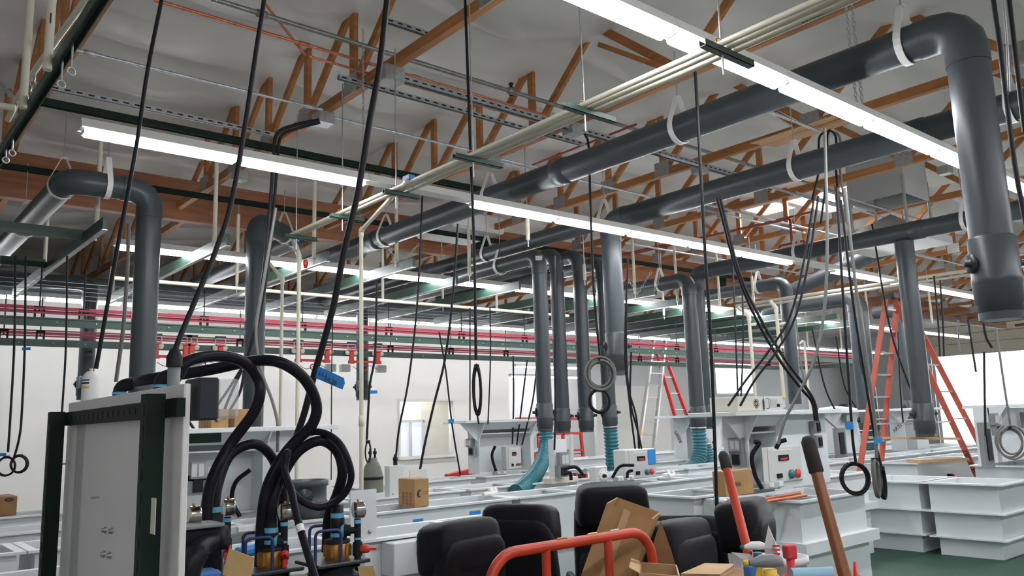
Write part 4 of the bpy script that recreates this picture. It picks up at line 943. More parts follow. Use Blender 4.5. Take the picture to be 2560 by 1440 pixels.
# pump heads and timer dial in the middle row
q = P(1505, 1190, y=6.1); t = T('timer_box', 'square timer with a round black dial behind the leather chairs', 'timer', (q.x, 6.1, q.z - .1))
MB().box((q.x, 6.15, q.z), (.19, .1, .2), bev=.01).build('timer_body', 'box_light', t); MB().lathe([(.075, 0), (.075, .004), (0, .004)], (q.x + .02, 6.1, q.z), (0, -1, 0), 20).build('dial_face', 'white', t); MB().lathe([(.02, 0), (.018, .03), (0, .03)], (q.x + .02, 6.096, q.z), (0, -1, 0), 12).build('knob', 'black', t)
for k in range(10):
    a = 2 * PI * k / 12 + .5; MB().box((q.x + .02 + .06 * math.cos(a), 6.094, q.z + .06 * math.sin(a)), (.008, .003, .008)).build('tick', 'ink', t)
for k, (px, py, l) in enumerate(((1570, 1196, 'grey connector block beside the timer dial'), (1545, 1198, 'smaller connector block left of another beside the timer'), (1250, 1182, 'grey connector block in front of the forked station'), (1430, 1188, 'dark pump head behind the curved teal hose'), (1455, 1190, 'second dark pump head right of another'), (1930, 1212, 'grey terminal block under the control box on the large station'), (650, 1318, 'long grey tray at the foot of the station behind the hoses'), (2375, 1190, 'black plug with a red light hanging on the tank by the ladder'))):
    q = P(px, py, y=(6.15, 6.1, 9.15, 7.3, 7.32, 4.3, 5.9, 4.93)[k]); t = T('connector_block', l, 'connector', q)
    w = (.14, .1, .22, .14, .14, .3, .5, .09)[k]
    MB().box(q, (w, .07, .06), bev=.008).build('block', ('galv', 'galv', 'label_grey', 'pvc_dark', 'pvc_dark', 'label_grey', 'label_grey', 'black')[k], t)
    for j in range(2): MB().box(q + V((-w * .25 + j * w * .5, -.04, .005)), (w * .22, .02, .035)).build('terminal', 'white' if k not in (3, 4, 7) else 'red', t)
# beige instrument on the large station
a = P(1834, 1030, y=4.32); c = P(1948, 1000, y=4.32); zt = 1.642
t = T('instrument_case', 'beige rack instrument lying on the large tank station shelf', 'instrument', ((a.x + c.x) / 2, 4.4, zt)); w = c.x - a.x; hh = .13
MB().box((a.x + w / 2, 4.42, zt + hh / 2), (w, .3, hh), bev=.004).build('case', 'tan_panel', t)
MB().box((a.x + w * .77, 4.265, zt + hh / 2), (w * .46, .01, hh * 1.02)).build('front_panel', 'box_light', t)
MB().box((a.x + w * .74, 4.258, zt + hh * .52), (w * .15, .006, hh * .6)).build('screen', 'label_grey', t)
MB().lathe([(.016, 0), (.014, .02), (0, .02)], (a.x + w * .82, 4.258, zt + hh * .35), (0, -1, 0), 10).build('knob', 'black', t)
for xx in (.58, .96): MB().tube(rounded([(a.x + w * xx, 4.26, zt + hh * .15), (a.x + w * xx, 4.23, zt + hh * .15), (a.x + w * xx, 4.23, zt + hh * .85), (a.x + w * xx, 4.26, zt + hh * .85)], .012, 3), .006, 6).build('handle', 'galv', t)
for k in range(12):
    an = 2 * PI * k / 12; MB().bar((a.x + w * .38 + .012 * math.cos(an), 4.268, zt + hh * .5 + .012 * math.sin(an)), (a.x + w * .38 + .045 * math.cos(an), 4.268, zt + hh * .5 + .045 * math.sin(an)), .004, .004).build('fan_slot', 'ink', t)
for k in range(7): MB().box((a.x + w * .53, 4.264, zt + hh * (.15 + .1 * k)), (.022, .004, .008)).build('vent_slot', 'ink', t)
MB().box((c.x - .01, 4.262, zt + hh * .9), (.05, .006, .03)).build('yellow_tag', 'yellow', t)
# cardboard boxes on tanks and stations
def carton(lab, px0, px1, py0, py1, y, dep, m='card', rz=0, marks=None, zbase=None, group=None):
    a = P(px0, py1, y=y); c = P(px1, py0, y=y); w, h = c.x - a.x, c.z - a.z; zb = a.z if zbase is None else zbase; h = c.z - zb
    t = T('cardboard_box', lab, 'box', (a.x + w / 2, y + dep / 2, zb), group or 'cardboard boxes'); cx_, cy_ = a.x + w / 2, y + dep / 2
    MB().box((cx_, cy_, zb + h / 2), (w, dep, h), bev=.004).build('carton', m, t)
    MB().box((cx_, cy_, zb + h + .001), (w * .98, .05, .002)).build('packing_tape', 'card_light', t)
    if marks == 'logo':
        b = MB(); b.tube([(a.x + w * .35 + w * .11 * math.cos(q), y - .002, zb + h * .48 + h * .12 * math.sin(q)) for q in [.7 + 4.6 * i / 14 for i in range(15)]], [.003 + .006 * math.sin(PI * i / 14) for i in range(15)], 5); b.build('printed_logo', 'ink', t)
        for q in range(2): MB().box((a.x + w * .72, y - .001, zb + h * (.52 - .07 * q)), (w * .34, .002, h * .03)).build('printed_line', 'card_dark', t)
    if marks == 'side' or marks == 'logo':
        for q in range(3):
            for j in range(4): MB().box((a.x - .001, y + dep * (.25 + .22 * q), zb + h * (.12 + .12 * j)), (.002, dep * .1, h * .08)).build('printed_mark', 'card_dark', t)
    if marks == 'oval': MB().tube([(a.x + w * .7 + w * .15 * math.cos(q), y - .002, zb + h * .84 + h * .06 * math.sin(q)) for q in [2 * PI * i / 16 for i in range(16)]], .006, 5, closed=True).build('printed_oval', 'ink', t)
    return t
carton('small brown carton with a swirl logo, standing on the second row of tanks', 1037, 1072, 1195, 1264, 6.02, .26, marks='logo', zbase=.916)
carton('left brown carton on the station shelf behind the looping hoses', 527, 572, 1022, 1082, 6.86, .3, zbase=1.64, marks='logo')
carton('right brown carton on the station shelf behind the looping hoses', 586, 627, 1022, 1082, 6.86, .3, zbase=1.64)
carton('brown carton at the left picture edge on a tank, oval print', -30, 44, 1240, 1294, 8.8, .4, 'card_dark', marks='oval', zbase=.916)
tc = carton('brown carton leaning at the left foot of the large tank station', 1815, 1880, 1172, 1243, 4.05, .12, marks=None)
a_ = P(1845, 1210, y=4.045); CARTON_TEXT = (a_, tc)
# spare duct collar standing on the tanks
q = P(765, 1294, z=.916); t = T('duct_collar', 'loose grey duct collar with a damper knob standing on the tanks', 'duct part', (q.x, q.y, .916)); r = .165; hh = zat(q, 765, 1200) - .916
MB().lathe([(r * .93, 0), (r * .97, 0), (r * .97, hh * .3), (r, hh * .34), (r, hh * .45), (r * .96, hh * .48), (r * .96, hh * .82), (r * 1.05, hh * .84), (r * 1.05, hh), (r * .95, hh), (r * .95, .02)], (q.x, q.y, .916), (0, 0, 1), 28).build('collar_shell', 'pvc_grey', t)
f = (EYE - q); f.z = 0; f.normalize(); MB().lathe([(.06, 0), (.06, .02), (.03, .025), (.03, .05), (0, .055)], q + f * r * .95 + V((-.01, 0, hh * .6)), f, 16).build('damper_knob', 'pvc_dark', t)
# copper bars on the nearest tank
for k, (a, c) in enumerate((((1885, 1252), (2000, 1232)), ((1905, 1256), (2015, 1238)))):
    A = P(*a, z=.935 + .0 * k); B = P(*c, z=.935); tag(MB().rod(A, B, .014, 10).build('copper_bar', 'copper'), ['rear copper bar lying across the nearest tank rim', 'front copper bar lying across the nearest tank rim'][k], 'bar', 'copper bars on the tank')
A = P(2345, 1150, z=.94) + V((0, 0, 0)); tag(MB().box(A, (.75, .25, .04), rz=-.5).build('wood_board', 'card_light'), 'pale wooden board lying on the tank under the step ladder', 'board')
# white fittings on the tank rims
for k, (px, py) in enumerate(((1222, 1236), (1232, 1233), (1668, 1187), (1680, 1189))):
    q = P(px, py, z=.935); tag(MB().tube(rounded([q + V((-.07, 0, 0)), q + V((.04, 0, .0)), q + V((.04, .03, .05))], .02, 3), .026, 10).build('pipe_fitting', 'white'), ['left white pipe fitting on the second tank row behind a chair', 'right white pipe fitting on the second tank row behind a chair', 'left white pipe fitting by the teal hose foot', 'right white pipe fitting by the teal hose foot'][k], 'pipe fitting', 'white pipe fittings')
# pieces of blue tape on tanks
for k, (px, py, y, w) in enumerate(((1046, 1305, 5.975, .1), (1188, 1284, 5.975, .12), (2522, 1226, 4.0, .05), (375, 1355, 5.975, .1))):
    q = P(px, py, y=y); 
    if k == 2: q = P(px, py, y=3.49)
    tag(MB().box(q, (w, .003, .05)).build('tape_piece', 'tape'), ['piece of blue tape on the tank face behind the foremost chair', 'larger piece of blue tape above the foremost chair', 'small blue tape mark on the right-hand tub stack', 'blue tape between the green post and white panel'][k], 'tape', 'blue tape marks')
# ================================================================ ladders
def ladder_side(t, tops, feet, nr, mr, rung, w=.028, d=.075, r=.014, z0=.3, z1=None):
    a0, a1 = V(tops[0]), V(tops[1]); b0, b1 = V(feet[0]), V(feet[1]); ax = (a1 - a0).normalized()
    for a, b in ((a0, b0), (a1, b1)): MB().bar(b, a, d, w, up=ax).build('rail', mr, t)
    for k in range(nr):
        f = (k + .7) / (nr + .2); MB().bar(b0.lerp(a0, f), b1.lerp(a1, f), .06 if r > .02 else .03, .022, up=(0, 0, 1)).build('rung', rung, t)
c = P(2238, 748, h=11.75); t = T('step_ladder', 'tall orange-red step ladder astride the white tanks at right', 'ladder', (c.x, c.y, 0))
s = V((RX.x, RY.x, 0)).normalized(); f = FH; wv = (f * .62 + s * .75).normalized()
ft = c - s * .8; bt = c + s * 1.25
F0, F1 = P(2136, 1320, z=.0), None
fl = V((ft.x, ft.y, .03)); bl = V((bt.x, bt.y, .03))
ladder_side(t, (c - wv * .17 - s * .05, c + wv * .17 - s * .05), (fl - wv * .34, fl + wv * .34), 10, 'ladder_red', 'alu', r=.03)
ladder_side(t, (c - wv * .17 + s * .06, c + wv * .17 + s * .06), (bl - wv * .34, bl + wv * .34), 8, 'ladder_red', 'alu')
MB().bar(c - wv * .24 + V((0, 0, .03)), c + wv * .24 + V((0, 0, .03)), .2, .07, up=(0, 0, 1)).build('top_cap', 'pvc_dark', t)
for z in (.44,):
    k = 1 - z; MB().bar(fl.lerp(c, z) - wv * .26, bl.lerp(c, z) - wv * .26, .03, .02).build('spreader', 'alu', t)
def text(s, loc, xdir, ydir, size, m, parent, name='lettering', ext=.001):
    cu = bpy.data.curves.new(name, 'FONT'); cu.body = s; cu.size = size; cu.extrude = ext; cu.align_x = 'CENTER'; cu.align_y = 'CENTER'
    tmp = bpy.data.objects.new('tmp', cu); COL.objects.link(tmp); me = bpy.data.meshes.new_from_object(tmp.evaluated_get(bpy.context.evaluated_depsgraph_get())); bpy.data.objects.remove(tmp); bpy.data.curves.remove(cu); me.materials.clear(); me.materials.append(MATS[m])
    o = bpy.data.objects.new(name, me); COL.objects.link(o); X = V(xdir).normalized(); Y = V(ydir); Y = (Y - X * Y.dot(X)).normalized(); Zd = X.cross(Y)
    M = Matrix((X, Y, Zd)).transposed().to_4x4(); M.translation = V(loc)
    if parent is not None: o.parent = parent; M = Matrix.Translation(-V(parent['_w'])) @ M
    o.matrix_local = M; return o
a0 = c - wv * .17 + s * .06; b0 = bl - wv * .34; ax = (c + wv * .17 - c).normalized()
d_ = (b0 - a0).normalized(); cross_ = ax.cross(d_).normalized(); nrm = -ax
text('LBD ELEC', a0.lerp(b0, .74) - ax * .016, d_, d_.cross(ax) * -1, .085, 'ink', t)
A, B = P(2172, 1094, h=11.3), P(2400, 1097, h=11.3); tag(MB().bar(A, B, .03, .03).build('measuring_stick', 'card_light'), 'pale stick laid level across the step ladder steps', 'stick')
A2 = A.lerp(B, .62); tag(MB().bar(A2 + V((0, 0, .018)), A2.lerp(B, .28) + V((0, 0, .018)), .032, .02).build('level_tool', 'yellow'), 'yellow level resting on the stick across the step ladder', 'level')
t = T('extension_ladder', 'aluminium extension ladder leaning beyond the red hoist bars', 'ladder', (P(1625, 1113, y=14.6).x, 14.6, 0))
p, q, u, v = P(1640, 806, y=15.0), P(1668, 808, y=15.0), P(1593, 1150, y=14.2), P(1631, 1150, y=14.2)
p2, q2_ = p.lerp(u, 1.42), q.lerp(v, 1.42)
ladder_side(t, (p, q), (p2, q2_), 16, 'alu', 'alu', w=.06, d=.1)
MB().bar(p, p.lerp(u, .03), .1, .04).build('red_end_cap', 'red', t); MB().bar(q, q.lerp(v, .03), .1, .04).build('red_end_cap', 'red', t)
m1, m2 = p.lerp(u, .78), p.lerp(u, .84); MB().bar(m1 - V((0, .02, 0)), m2 - V((0, .02, 0)), .06, .05).build('warning_label', 'yellow', t)
t = T('red_step_ladder', 'bright red step ladder beyond the green hoist rail', 'ladder', (P(1700, 1113, y=14.9).x, 14.9, 0))
p, q, u, v = P(1642, 882, y=15.3), P(1660, 882, y=15.3), P(1722, 1160, y=14.9), P(1762, 1160, y=14.9)
ladder_side(t, (p, q), (p.lerp(u, 1.35), q.lerp(v, 1.35)), 9, 'red', 'alu', w=.05, d=.1)
MB().bar(p - V((.1, 0, 0)), q + V((.25, 0, 0)), .16, .12, up=(0, 0, 1)).build('top_cap', 'red', t)
u2, v2 = P(1610, 1160, y=16.3), P(1640, 1160, y=16.3)
# red scissor lift beyond the tanks
t = T('scissor_lift', 'red work platform lift parked beyond the tanks, partly hidden by drops', 'lift', (P(1380, 1150, y=14).x, 14.0, 0)); Y = 14.0
def seg(pa, pb, w, m='red', nm='guard_rail', y=Y): MB().bar(P(*pa, y=y), P(*pb, y=y), w, w).build(nm, m, t)
for a, b in (((1290, 1047), (1460, 1047)), ((1293, 1048), (1298, 1148)), ((1303, 1050), (1308, 1120)), ((1337, 1047), (1348, 1120)), ((1292, 1088), (1350, 1086)), ((1345, 1085), (1455, 1083)), ((1407, 1084), (1409, 1150)), ((1452, 1084), (1458, 1148))): seg(a, b, .06)
for (px0, px1, py0, py1, m, nm) in ((1345, 1458, 1122, 1134, 'red', 'platform_side'), (1345, 1458, 1134, 1140, 'blue_tube', 'blue_stripe'), (1345, 1460, 1140, 1150, 'red', 'lower_side'), (1403, 1452, 1150, 1165, 'box_grey', 'scissor_base'), (1312, 1345, 1130, 1160, 'orange', 'motor_cover'), (1315, 1333, 1048, 1085, 'box_grey', 'control_panel'), (1315, 1340, 1088, 1125, 'label_grey', 'info_panel'), (1403, 1424, 1126, 1134, 'white', 'sign_plate')):
    a, c = P(px0, py1, y=Y - .05), P(px1, py0, y=Y - .05); off = .0 if nm != 'sign_plate' else -.06
    MB().box(((a.x + c.x) / 2, Y - .03 + off, (a.z + c.z) / 2), (c.x - a.x, .08, c.z - a.z)).build(nm, m, t)
q = P(1413.5, 1130, y=Y - .14); text('UR-REN', (q.x, Y - .14, q.z), (1, 0, 0), (0, 0, 1), .09, 'ink', t)
a, c = P(1402, 1148, y=Y), P(1460, 1170, y=Y); MB().box(((a.x + c.x) / 2, Y + .3, .35), (c.x - a.x, .6, .7)).build('chassis', 'box_grey', t)
a = P(1428, 1162, y=9.8); c = P(1428, 1086, y=9.8); tag(MB().rod((a.x, 9.8, 0), c, .03, 8).build('white_pole', 'white'), 'white pole standing in front of the red lift', 'pole')
# red boom of something parked by the office wall
A, B = P(1118, 1196, y=13.6), P(1190, 1178, y=13.6); tag(MB().bar(A, B, .16, .16).build('red_boom', 'red'), 'red boom lying behind the tanks below the office window', 'boom')
# white dome of a large drum beyond the stations
q = P(2085, 1020, y=12.0); t = T('white_drum', 'large white domed drum behind the wrapped station', 'drum', (q.x, 12, 0)); MB().lathe([(0, 0), (1.0, 0), (1.0, q.z - .35), (.9, q.z - .15), (.5, q.z), (.2, q.z + .04), (0, q.z + .05)], (q.x, 12, 0), (0, 0, 1), 32).build('drum_shell', 'tank', t); MB().lathe([(0, 0), (.14, 0), (.14, .12), (0, .12)], (q.x + .35, 11.9, q.z - .02), (0, 0, 1), 12).build('drum_cap', 'black', t)

text('OAK', CARTON_TEXT[0], (1, 0, 0), (0, 0, 1), .05, 'card_dark', CARTON_TEXT[1])
q = P(1725, 1100, y=8.84); st = [o for o in COL.objects if o.get('label', '').startswith('distant white tank station')][0]
text('PSEER', (11.285, 9.0, 1.28), (0, -.5, -.86), (0, .86, -.5), .09, 'blue_tube', st)
st = [o for o in COL.objects if o.get('label', '').startswith('white tank station with a deep flared')][0]
text('ARTI', (14.485, 6.72, 1.3), (0, -.8, .6), (0, .6, .8), .09, 'blue_tube', st)
pp = [o for o in COL.objects if o.get('label', '').startswith('lowest of the three cream')][0]
q = P(2035, 38, x=PX[2])
pp['_w'] = pp['_w']; text('CHARLOTTE', (PX[2] - .0125, q.y, ZP - .0135), (0, 1, 0), (-.72, 0, -.69), .021, 'ink', pp)
# ================================================================ white panel on a green strut frame, lower left
t = T('panel_frame', 'dark green slotted strut frame carrying the white panel at lower left', 'frame', (.8, 3.5, 0))
def slotted(parent, a, b, w, face, step=.05, nm='post', holes=True):
    a, b = V(a), V(b); d = (b - a).normalized(); MB().bar(a, b, w, w, up=face).build(nm, 'dark_green', parent); f = V(face)
    n = int((b - a).length / step)
    if holes:
        for k in range(min(n, 60)): MB().bar(a + d * (.02 + k * step) + f * (w / 2 + .001), a + d * (.045 + k * step) + f * (w / 2 + .001), .016, .002, up=f).build('slot', 'black', parent)
XB = .85
pr, pl = P(384, 985, x=.78), P(142, 1030, x=.78)
slotted(t, (.78, pr.y, .0), (.78, pr.y, pr.z), .056, (0, -1, 0), nm='post', holes=False)
slotted(t, (.78, pl.y, .0), (.78, pl.y, pl.z), .056, (0, -1, 0), nm='post', holes=False)
for yy in (pr.y, pl.y):
    for k in range(24): MB().box((.78 - .029, yy, pr.z - .05 - k * .065), (.002, .018, .034)).build('slot', 'black', t)
zr = pr.z - .045; ya = P(452, 985, x=.82).y
MB().box((.822, (ya + pl.y) / 2, zr), (.026, pl.y - ya, .056)).build('cross_strut', 'dark_green', t)
for k in range(22):
    y = ya + .08 + k * .07
    if y < pl.y - .03: MB().box((.808, y, zr), (.002, .034, .02)).build('slot', 'black', t)
MB().box((.925, 3.25, 1.585), (.11, 1.3, .03)).build('rear_strut', 'dark_green', t)
tb = T('backing_panel_board' if False else 'plastic_board', 'white plastic panel standing on a green strut frame at lower left', 'panel', (XB, 3.25, .45))
yr, yl = P(470, 955, x=XB).y, P(178, 1010, x=XB).y; zt = (P(470, 955, x=XB).z + P(178, 1010, x=XB).z) / 2
MB().box((XB, (yr + yl) / 2, (.45 + zt) / 2), (.02, yl - yr, zt - .45), bev=.003).build('panel_sheet', 'panel_white', tb)
MB().box((XB - .011, yl - .26, (.45 + zt - .08) / 2), (.004, .13, zt - .08 - .45)).build('shadow_strip', 'label_grey', tb)  # thin grey strip painting in the vertical shadow on the white sheet
for px, py in ((265, 1325), (281, 1327), (262, 1385), (277, 1388), (398, 1350), (394, 1428)):
    q = P(px, py, x=XB - .01); MB().lathe([(.012, 0), (.012, .004), (.008, .006), (.008, .014), (0, .016)], q, (-1, 0, 0), 8).build('bolt', 'galv', tb)
for px, py in ((248, 1243), (175, 1159)): q = P(px, py, x=XB - .01); MB().rod(q, q + V((-.03, 0, 0)), .004, 6).build('screw', 'galv', tb)
q = P(383, 1290, x=.751); tag(MB().box(q, (.002, .04, .1)).build('paper_scrap', 'tan_panel'), 'torn paper scrap stuck on the right green post', 'paper')
# electrical box with clear cover on the panel edge
q = P(500, 1000, h=2.6); t = T('switch_box', 'dark electrical box with clear lid behind the top right of the white panel', 'switch box', q - V((0, 0, .06)))
c0 = V((XB + .06, yr + .05, q.z)); MB().box(c0 + V((0, 0, 0)), (.065, .13, .13), bev=.006).build('box_shell', 'pvc_dark', t); MB().box(c0 + V((.065, 0, 0)), (.065, .124, .124), bev=.008).build('clear_cover', 'clear', t)
def lathe_thing(name, lab, cat, q, prof, parts): ...
# fittings on the panel top
yy = P(435, 930, x=XB + .02).y; zz = zt
t = T('cable_gland', 'grey conduit fitting with a black gland on top of the white panel', 'fitting', (XB + .02, yy, zz - .01), )
MB().lathe([(.02, -.02), (.02, .065), (0, .065)], (XB + .02, yy, zz), (0, 0, 1), 14).build('adapter', 'box_grey', t); MB().lathe([(.026, .065), (.026, .097), (.02, .11), (.015, .123), (0, .123)], (XB + .02, yy, zz), (0, 0, 1), 10).build('gland_nut', 'black', t)
GL = V((XB + .02, yy, zz + .115))
def elbow_fit(px, py, lab):
    y = P(px, py, x=XB + .05).y; t = T('hose_elbow', lab, 'fitting', (XB + .05, y, zz - .12), 'black hose elbows')
    MB().tube(rounded([(XB + .05, y, zz - .12), (XB + .05, y, zz + .045), (XB + .05 + .04, y - .05, zz + .05)], .03, 4), .026, 14).build('elbow', 'black', t)
    MB().lathe([(.028, 0), (.028, .01)], (XB + .05, y, zz + .01), (0, 0, 1), 14).build('blue_tape', 'cyan_tape', t)
    return V((XB + .09, y - .05, zz + .05))
E1 = elbow_fit(300, 965, 'black hose elbow with blue tape at the left on the white panel'); E2 = elbow_fit(403, 950, 'black hose elbow with blue tape beside the grey fitting')
# spray can
y = P(226, 960, x=.935).y; t = T('spray_can', 'white spray can with coloured labels behind the top of the white panel', 'spray can', (.935, y, 1.6)); r = .036; zc = P(226, 925, x=.935).z
MB().lathe([(0, 0), (r, 0), (r, zc - 1.6 - .035), (r * .8, zc - 1.6 - .02), (r * .45, zc - 1.6 - .008), (0, zc - 1.6 - .008)], (.935, y, 1.6), (0, 0, 1), 20).build('can_body', 'white', t)
MB().lathe([(.008, 0), (.008, .015), (0, .016)], (.935, y, zc - .01), (0, 0, 1), 8).build('nozzle', 'tan_panel', t)
hh = zc - 1.6
for z0, z1, m in ((hh - .085, hh - .078, 'yellow'), (hh - .066, hh - .058, 'ink'), (hh - .052, hh - .045, 'blue')):
    b = MB(); n = 10; vs = []
    for k in range(n + 1):
        a = PI * 1.0 + (k / n) * 1.2; vs += [(.935 + math.cos(a) * r * 1.01, y + math.sin(a) * r * 1.01, 1.6 + z0), (.935 + math.cos(a) * r * 1.01, y + math.sin(a) * r * 1.01, 1.6 + z1)]
    b.add(vs, [(2 * k, 2 * k + 2, 2 * k + 3, 2 * k + 1) for k in range(n)]); b.build('label_mark', m, t)
# ================================================================ filter pumps with gauges and handles
HP = 3.25
def gauge(t, px, py, h, r=.031):
    q = P(px, py, h=h); f = V((-.75, -.62, .05)).normalized(); side = V((.64, -.77, 0))
    ax = (V((-.35, .93, 0))).normalized()
    MB().lathe([(0, -.016), (r * .96, -.016), (r, -.012), (r, .012), (r * 1.06, .014), (r * 1.06, .02), (r * .9, .022), (0, .022)], q, (RX * .75 - FH * -.0 + FH * .45).normalized() if False else V((.9, -.1, 0)).normalized(), 24).build('gauge', 'chrome', t)
    MB().lathe([(.005, 0), (.005, .008), (0, .008)], q + V((0, 0, r)), (0, 0, 1), 6).build('gauge_plug', 'brass', t)
    return q
def stem(t, px, ytop, ybot, h, valve):
    a = P(px, ytop, h=h); b = V((a.x, a.y, zat(a, px, ybot)))
    MB().rod(a, b, .013, 12).build('stem_pipe', 'black', t); L = (a - b).length
    MB().lathe([(.0145, 0), (.0145, .014)], a - V((0, 0, .018)), (0, 0, 1), 12).build('blue_tape', 'cyan_tape', t); MB().lathe([(.0145, 0), (.0145, .008)], a.lerp(b, .5), (0, 0, 1), 12).build('blue_tape', 'cyan_tape', t)
    MB().lathe([(.018, -.025), (.018, .025)], a.lerp(b, .72), (0, 0, 1), 12).build('valve_body', 'black', t)
    v = a.lerp(b, .72); d = V((.64, -.77, 0)) if valve == 'side' else V((-.3, -.75, -.1)).normalized()
    MB().lathe([(.012, 0), (.016, .01), (.016, .03), (.006, .04)], v + d * .012, d, 10).build('red_knob', 'red', t)
    if valve == 'side': MB().bar(v + d * .03, v + d * .075, .012, .008).build('red_lever', 'red', t)
    else: MB().bar(v + d * .035, v + d * .035 - V((0, 0, .05)), .014, .01).build('red_lever', 'red', t)
    MB().lathe([(.011, 0), (.005, -.04), (0, -.04)], b, (0, 0, 1), 10).build('drain_tip', 'black', t)
    return a, b
def pump(lab, px, py_plate, h, col_top, gx, gy, stem_bot, valve, extra_gauge=None):
    """px: centre of the riser; plate, brass nut, riser tee, gauge branch"""
    q = P(px, py_plate, h=h); t = T('filter_pump', lab, 'pump', (q.x, q.y, 0), 'filter pumps with gauges')
    X, Y, z = q.x, q.y, q.z; zt = zat(q, px, col_top)
    MB().lathe([(0, 0), (.13, 0), (.13, z - .06), (.09, z - .04), (.09, z - .012), (0, z - .012)], (X - .02, Y, 0), (0, 0, 1), 28).build('chamber', 'black_rub', t)
    MB().box((X - .02, Y, z - .005), (.22, .2, .014), bev=.004).build('top_plate', 'pvc_dark', t)
    MB().lathe([(.045, 0), (.047, .01), (.047, .06), (.04, .065), (.0, .065)], (X, Y, z), (0, 0, 1), 18).build('brass_nut', 'brass', t)
    for k in range(10):
        a = 2 * PI * k / 10; MB().bar((X + .048 * math.cos(a), Y + .048 * math.sin(a), z + .012), (X + .048 * math.cos(a), Y + .048 * math.sin(a), z + .056), .008, .008).build('nut_rib', 'brass', t)
    MB().lathe([(.05, .062), (.05, .075), (.03, .08), (.024, .085), (.024, .1), (.028, .1), (.028, zt - z - .05), (.024, zt - z - .045), (.024, zt - z), (0, zt - z)], (X, Y, z), (0, 0, 1), 18).build('riser_tee', 'black', t)
    for zz in (z + .084, zt - .048): MB().lathe([(.0265, 0), (.0265, .018)], (X, Y, zz), (0, 0, 1), 18).build('blue_tape', 'cyan_tape', t)
    g = gauge(t, gx, gy, h * 1.0); a, b = stem(t, gx - 1, gy + 22, stem_bot, h, valve)
    zb = z + (zt - z) * .52; m = V((a.x, a.y, zb)); o = V((X, Y, zb)); d = (m - o); dl = d.length; d.normalize()
    MB().lathe([(.026, 0), (.026, .035), (.022, .038), (.022, .05), (.013, .052), (.013, dl)], o, d, 14).build('branch', 'black', t); MB().lathe([(.0275, .018), (.0275, .03)], o, d, 14).build('blue_tape', 'cyan_tape', t)
    for s in (-1, 1):
        e = V((.03 * s, .085 * s, 0)); f = V((-.085, .02, 0))
        MB().tube(rounded([V((X, Y, z)) + e + f * 1.1, V((X, Y, z + .12)) + e + f * 1.1, V((X, Y, z + .12)) + e - f * .0 + V((.0, 0, 0)), V((X, Y, z)) + e], .02, 4), .006, 8).build('handle', 'blue_tube', t)
    w = V((X + .03, Y - .105, z - .02)); MB().hexa([w + V(v) for v in ((0, 0, 0), (.05, -.03, 0), (.075, -.03, -.1), (.02, 0, -.11), (.004, .004, 0), (.054, -.026, 0), (.079, -.026, -.1), (.024, .004, -.11))]).build('paper_tag', 'tag_paper', t)
    return t, V((X, Y, zt))
_, T3 = pump('right filter pump, brass nut, gauge in front of the upright white plate', 843, 1398, HP, 1262, 895, 1274, 1402, 'side')
tp, T2_ = pump('middle filter pump, thick hose on its riser and a gauge at the right', 676, 1418, HP - .1, 1298, 712, 1280, 1412, 'down')
gauge(tp, 702, 1250, HP + .25)
q = P(533, 1330, h=HP - .2); t1 = T('filter_pump', 'left filter pump beside the white panel, two gauges and a fat black elbow', 'pump', (q.x, q.y, 0), 'filter pumps with gauges')
MB().lathe([(0, 0), (.13, 0), (.13, 1.0), (.06, 1.04), (.04, 1.06), (.036, q.z), (0, q.z)], (q.x, q.y, 0), (0, 0, 1), 24).build('chamber', 'black_rub', t1)
MB().lathe([(.034, 0), (.034, .07), (.026, .075), (.026, .09)], (q.x, q.y, q.z - .01), (0, 0, 1), 16).build('riser_tee', 'black', t1); MB().lathe([(.03, .08), (.03, .1)], (q.x, q.y, q.z - .01), (0, 0, 1), 16).build('blue_tape', 'cyan_tape', t1); T1_ = V((q.x, q.y, q.z + .07))
gauge(t1, 570, 1268, HP - .1); a, b = stem(t1, 569, 1292, 1392, HP - .1, 'down'); m_ = V((a.x, a.y, a.z - .07)); d_ = (m_ - V((q.x, q.y, m_.z))); MB().lathe([(.026, 0), (.026, .035), (.013, .04), (.013, d_.length)], (q.x, q.y, m_.z), d_, 12).build('branch', 'black', t1)
g = gauge(t1, 484, 1288, HP - .4); MB().rod(g - V((0, 0, .03)), g - V((0, 0, .08)), .012, 10).build('gauge_stem', 'cyan_tape', t1)
e0, e1, e2 = P(470, 1430, h=2.7), P(500, 1370, h=2.75), P(545, 1345, h=2.85)
MB().tube(smooth([e0 - V((0, 0, .12)), e0, e1, e2], 5), [.04] * 10 + [.034] * 6, 16).build('black_elbow', 'black_rub', t1)
MB().lathe([(.04, 0), (.04, .03), (.02, .032), (0, .032)], e2, (V((.7, -.6, .1))), 16).build('union_nut', 'black', t1)
w = P(484, 1310, h=2.8); MB().box(w + V((0, 0, -.005)), (.16, .14, .012), bev=.003).build('top_bracket', 'box_grey', t1); MB().box(w + V((0, 0, -.05)), (.13, .12, .08), bev=.01).build('pump_head', 'black_rub', t1)
c_ = P(510, 1425, h=2.8); MB().box((c_.x, c_.y, c_.z / 2), (.09, .09, c_.z), bev=.01).build('blue_motor', 'blue', t1)
w = P(572, 1395, h=2.8); MB().hexa([w + V(v) for v in ((0, 0, .03), (.06, -.06, 0), (.05, -.06, -.07), (-.02, 0, -.05), (.003, .003, .03), (.063, -.057, 0), (.053, -.057, -.07), (-.017, .003, -.05))]).build('paper_tag', 'tag_paper', t1)
q = P(618, 1378, h=3.6); tag(MB().box(q, (.14, .05, .045), rz=.4, bev=.015).build('blue_wrap', 'tape'), 'crumpled blue tape wad behind the middle filter pump', 'tape')
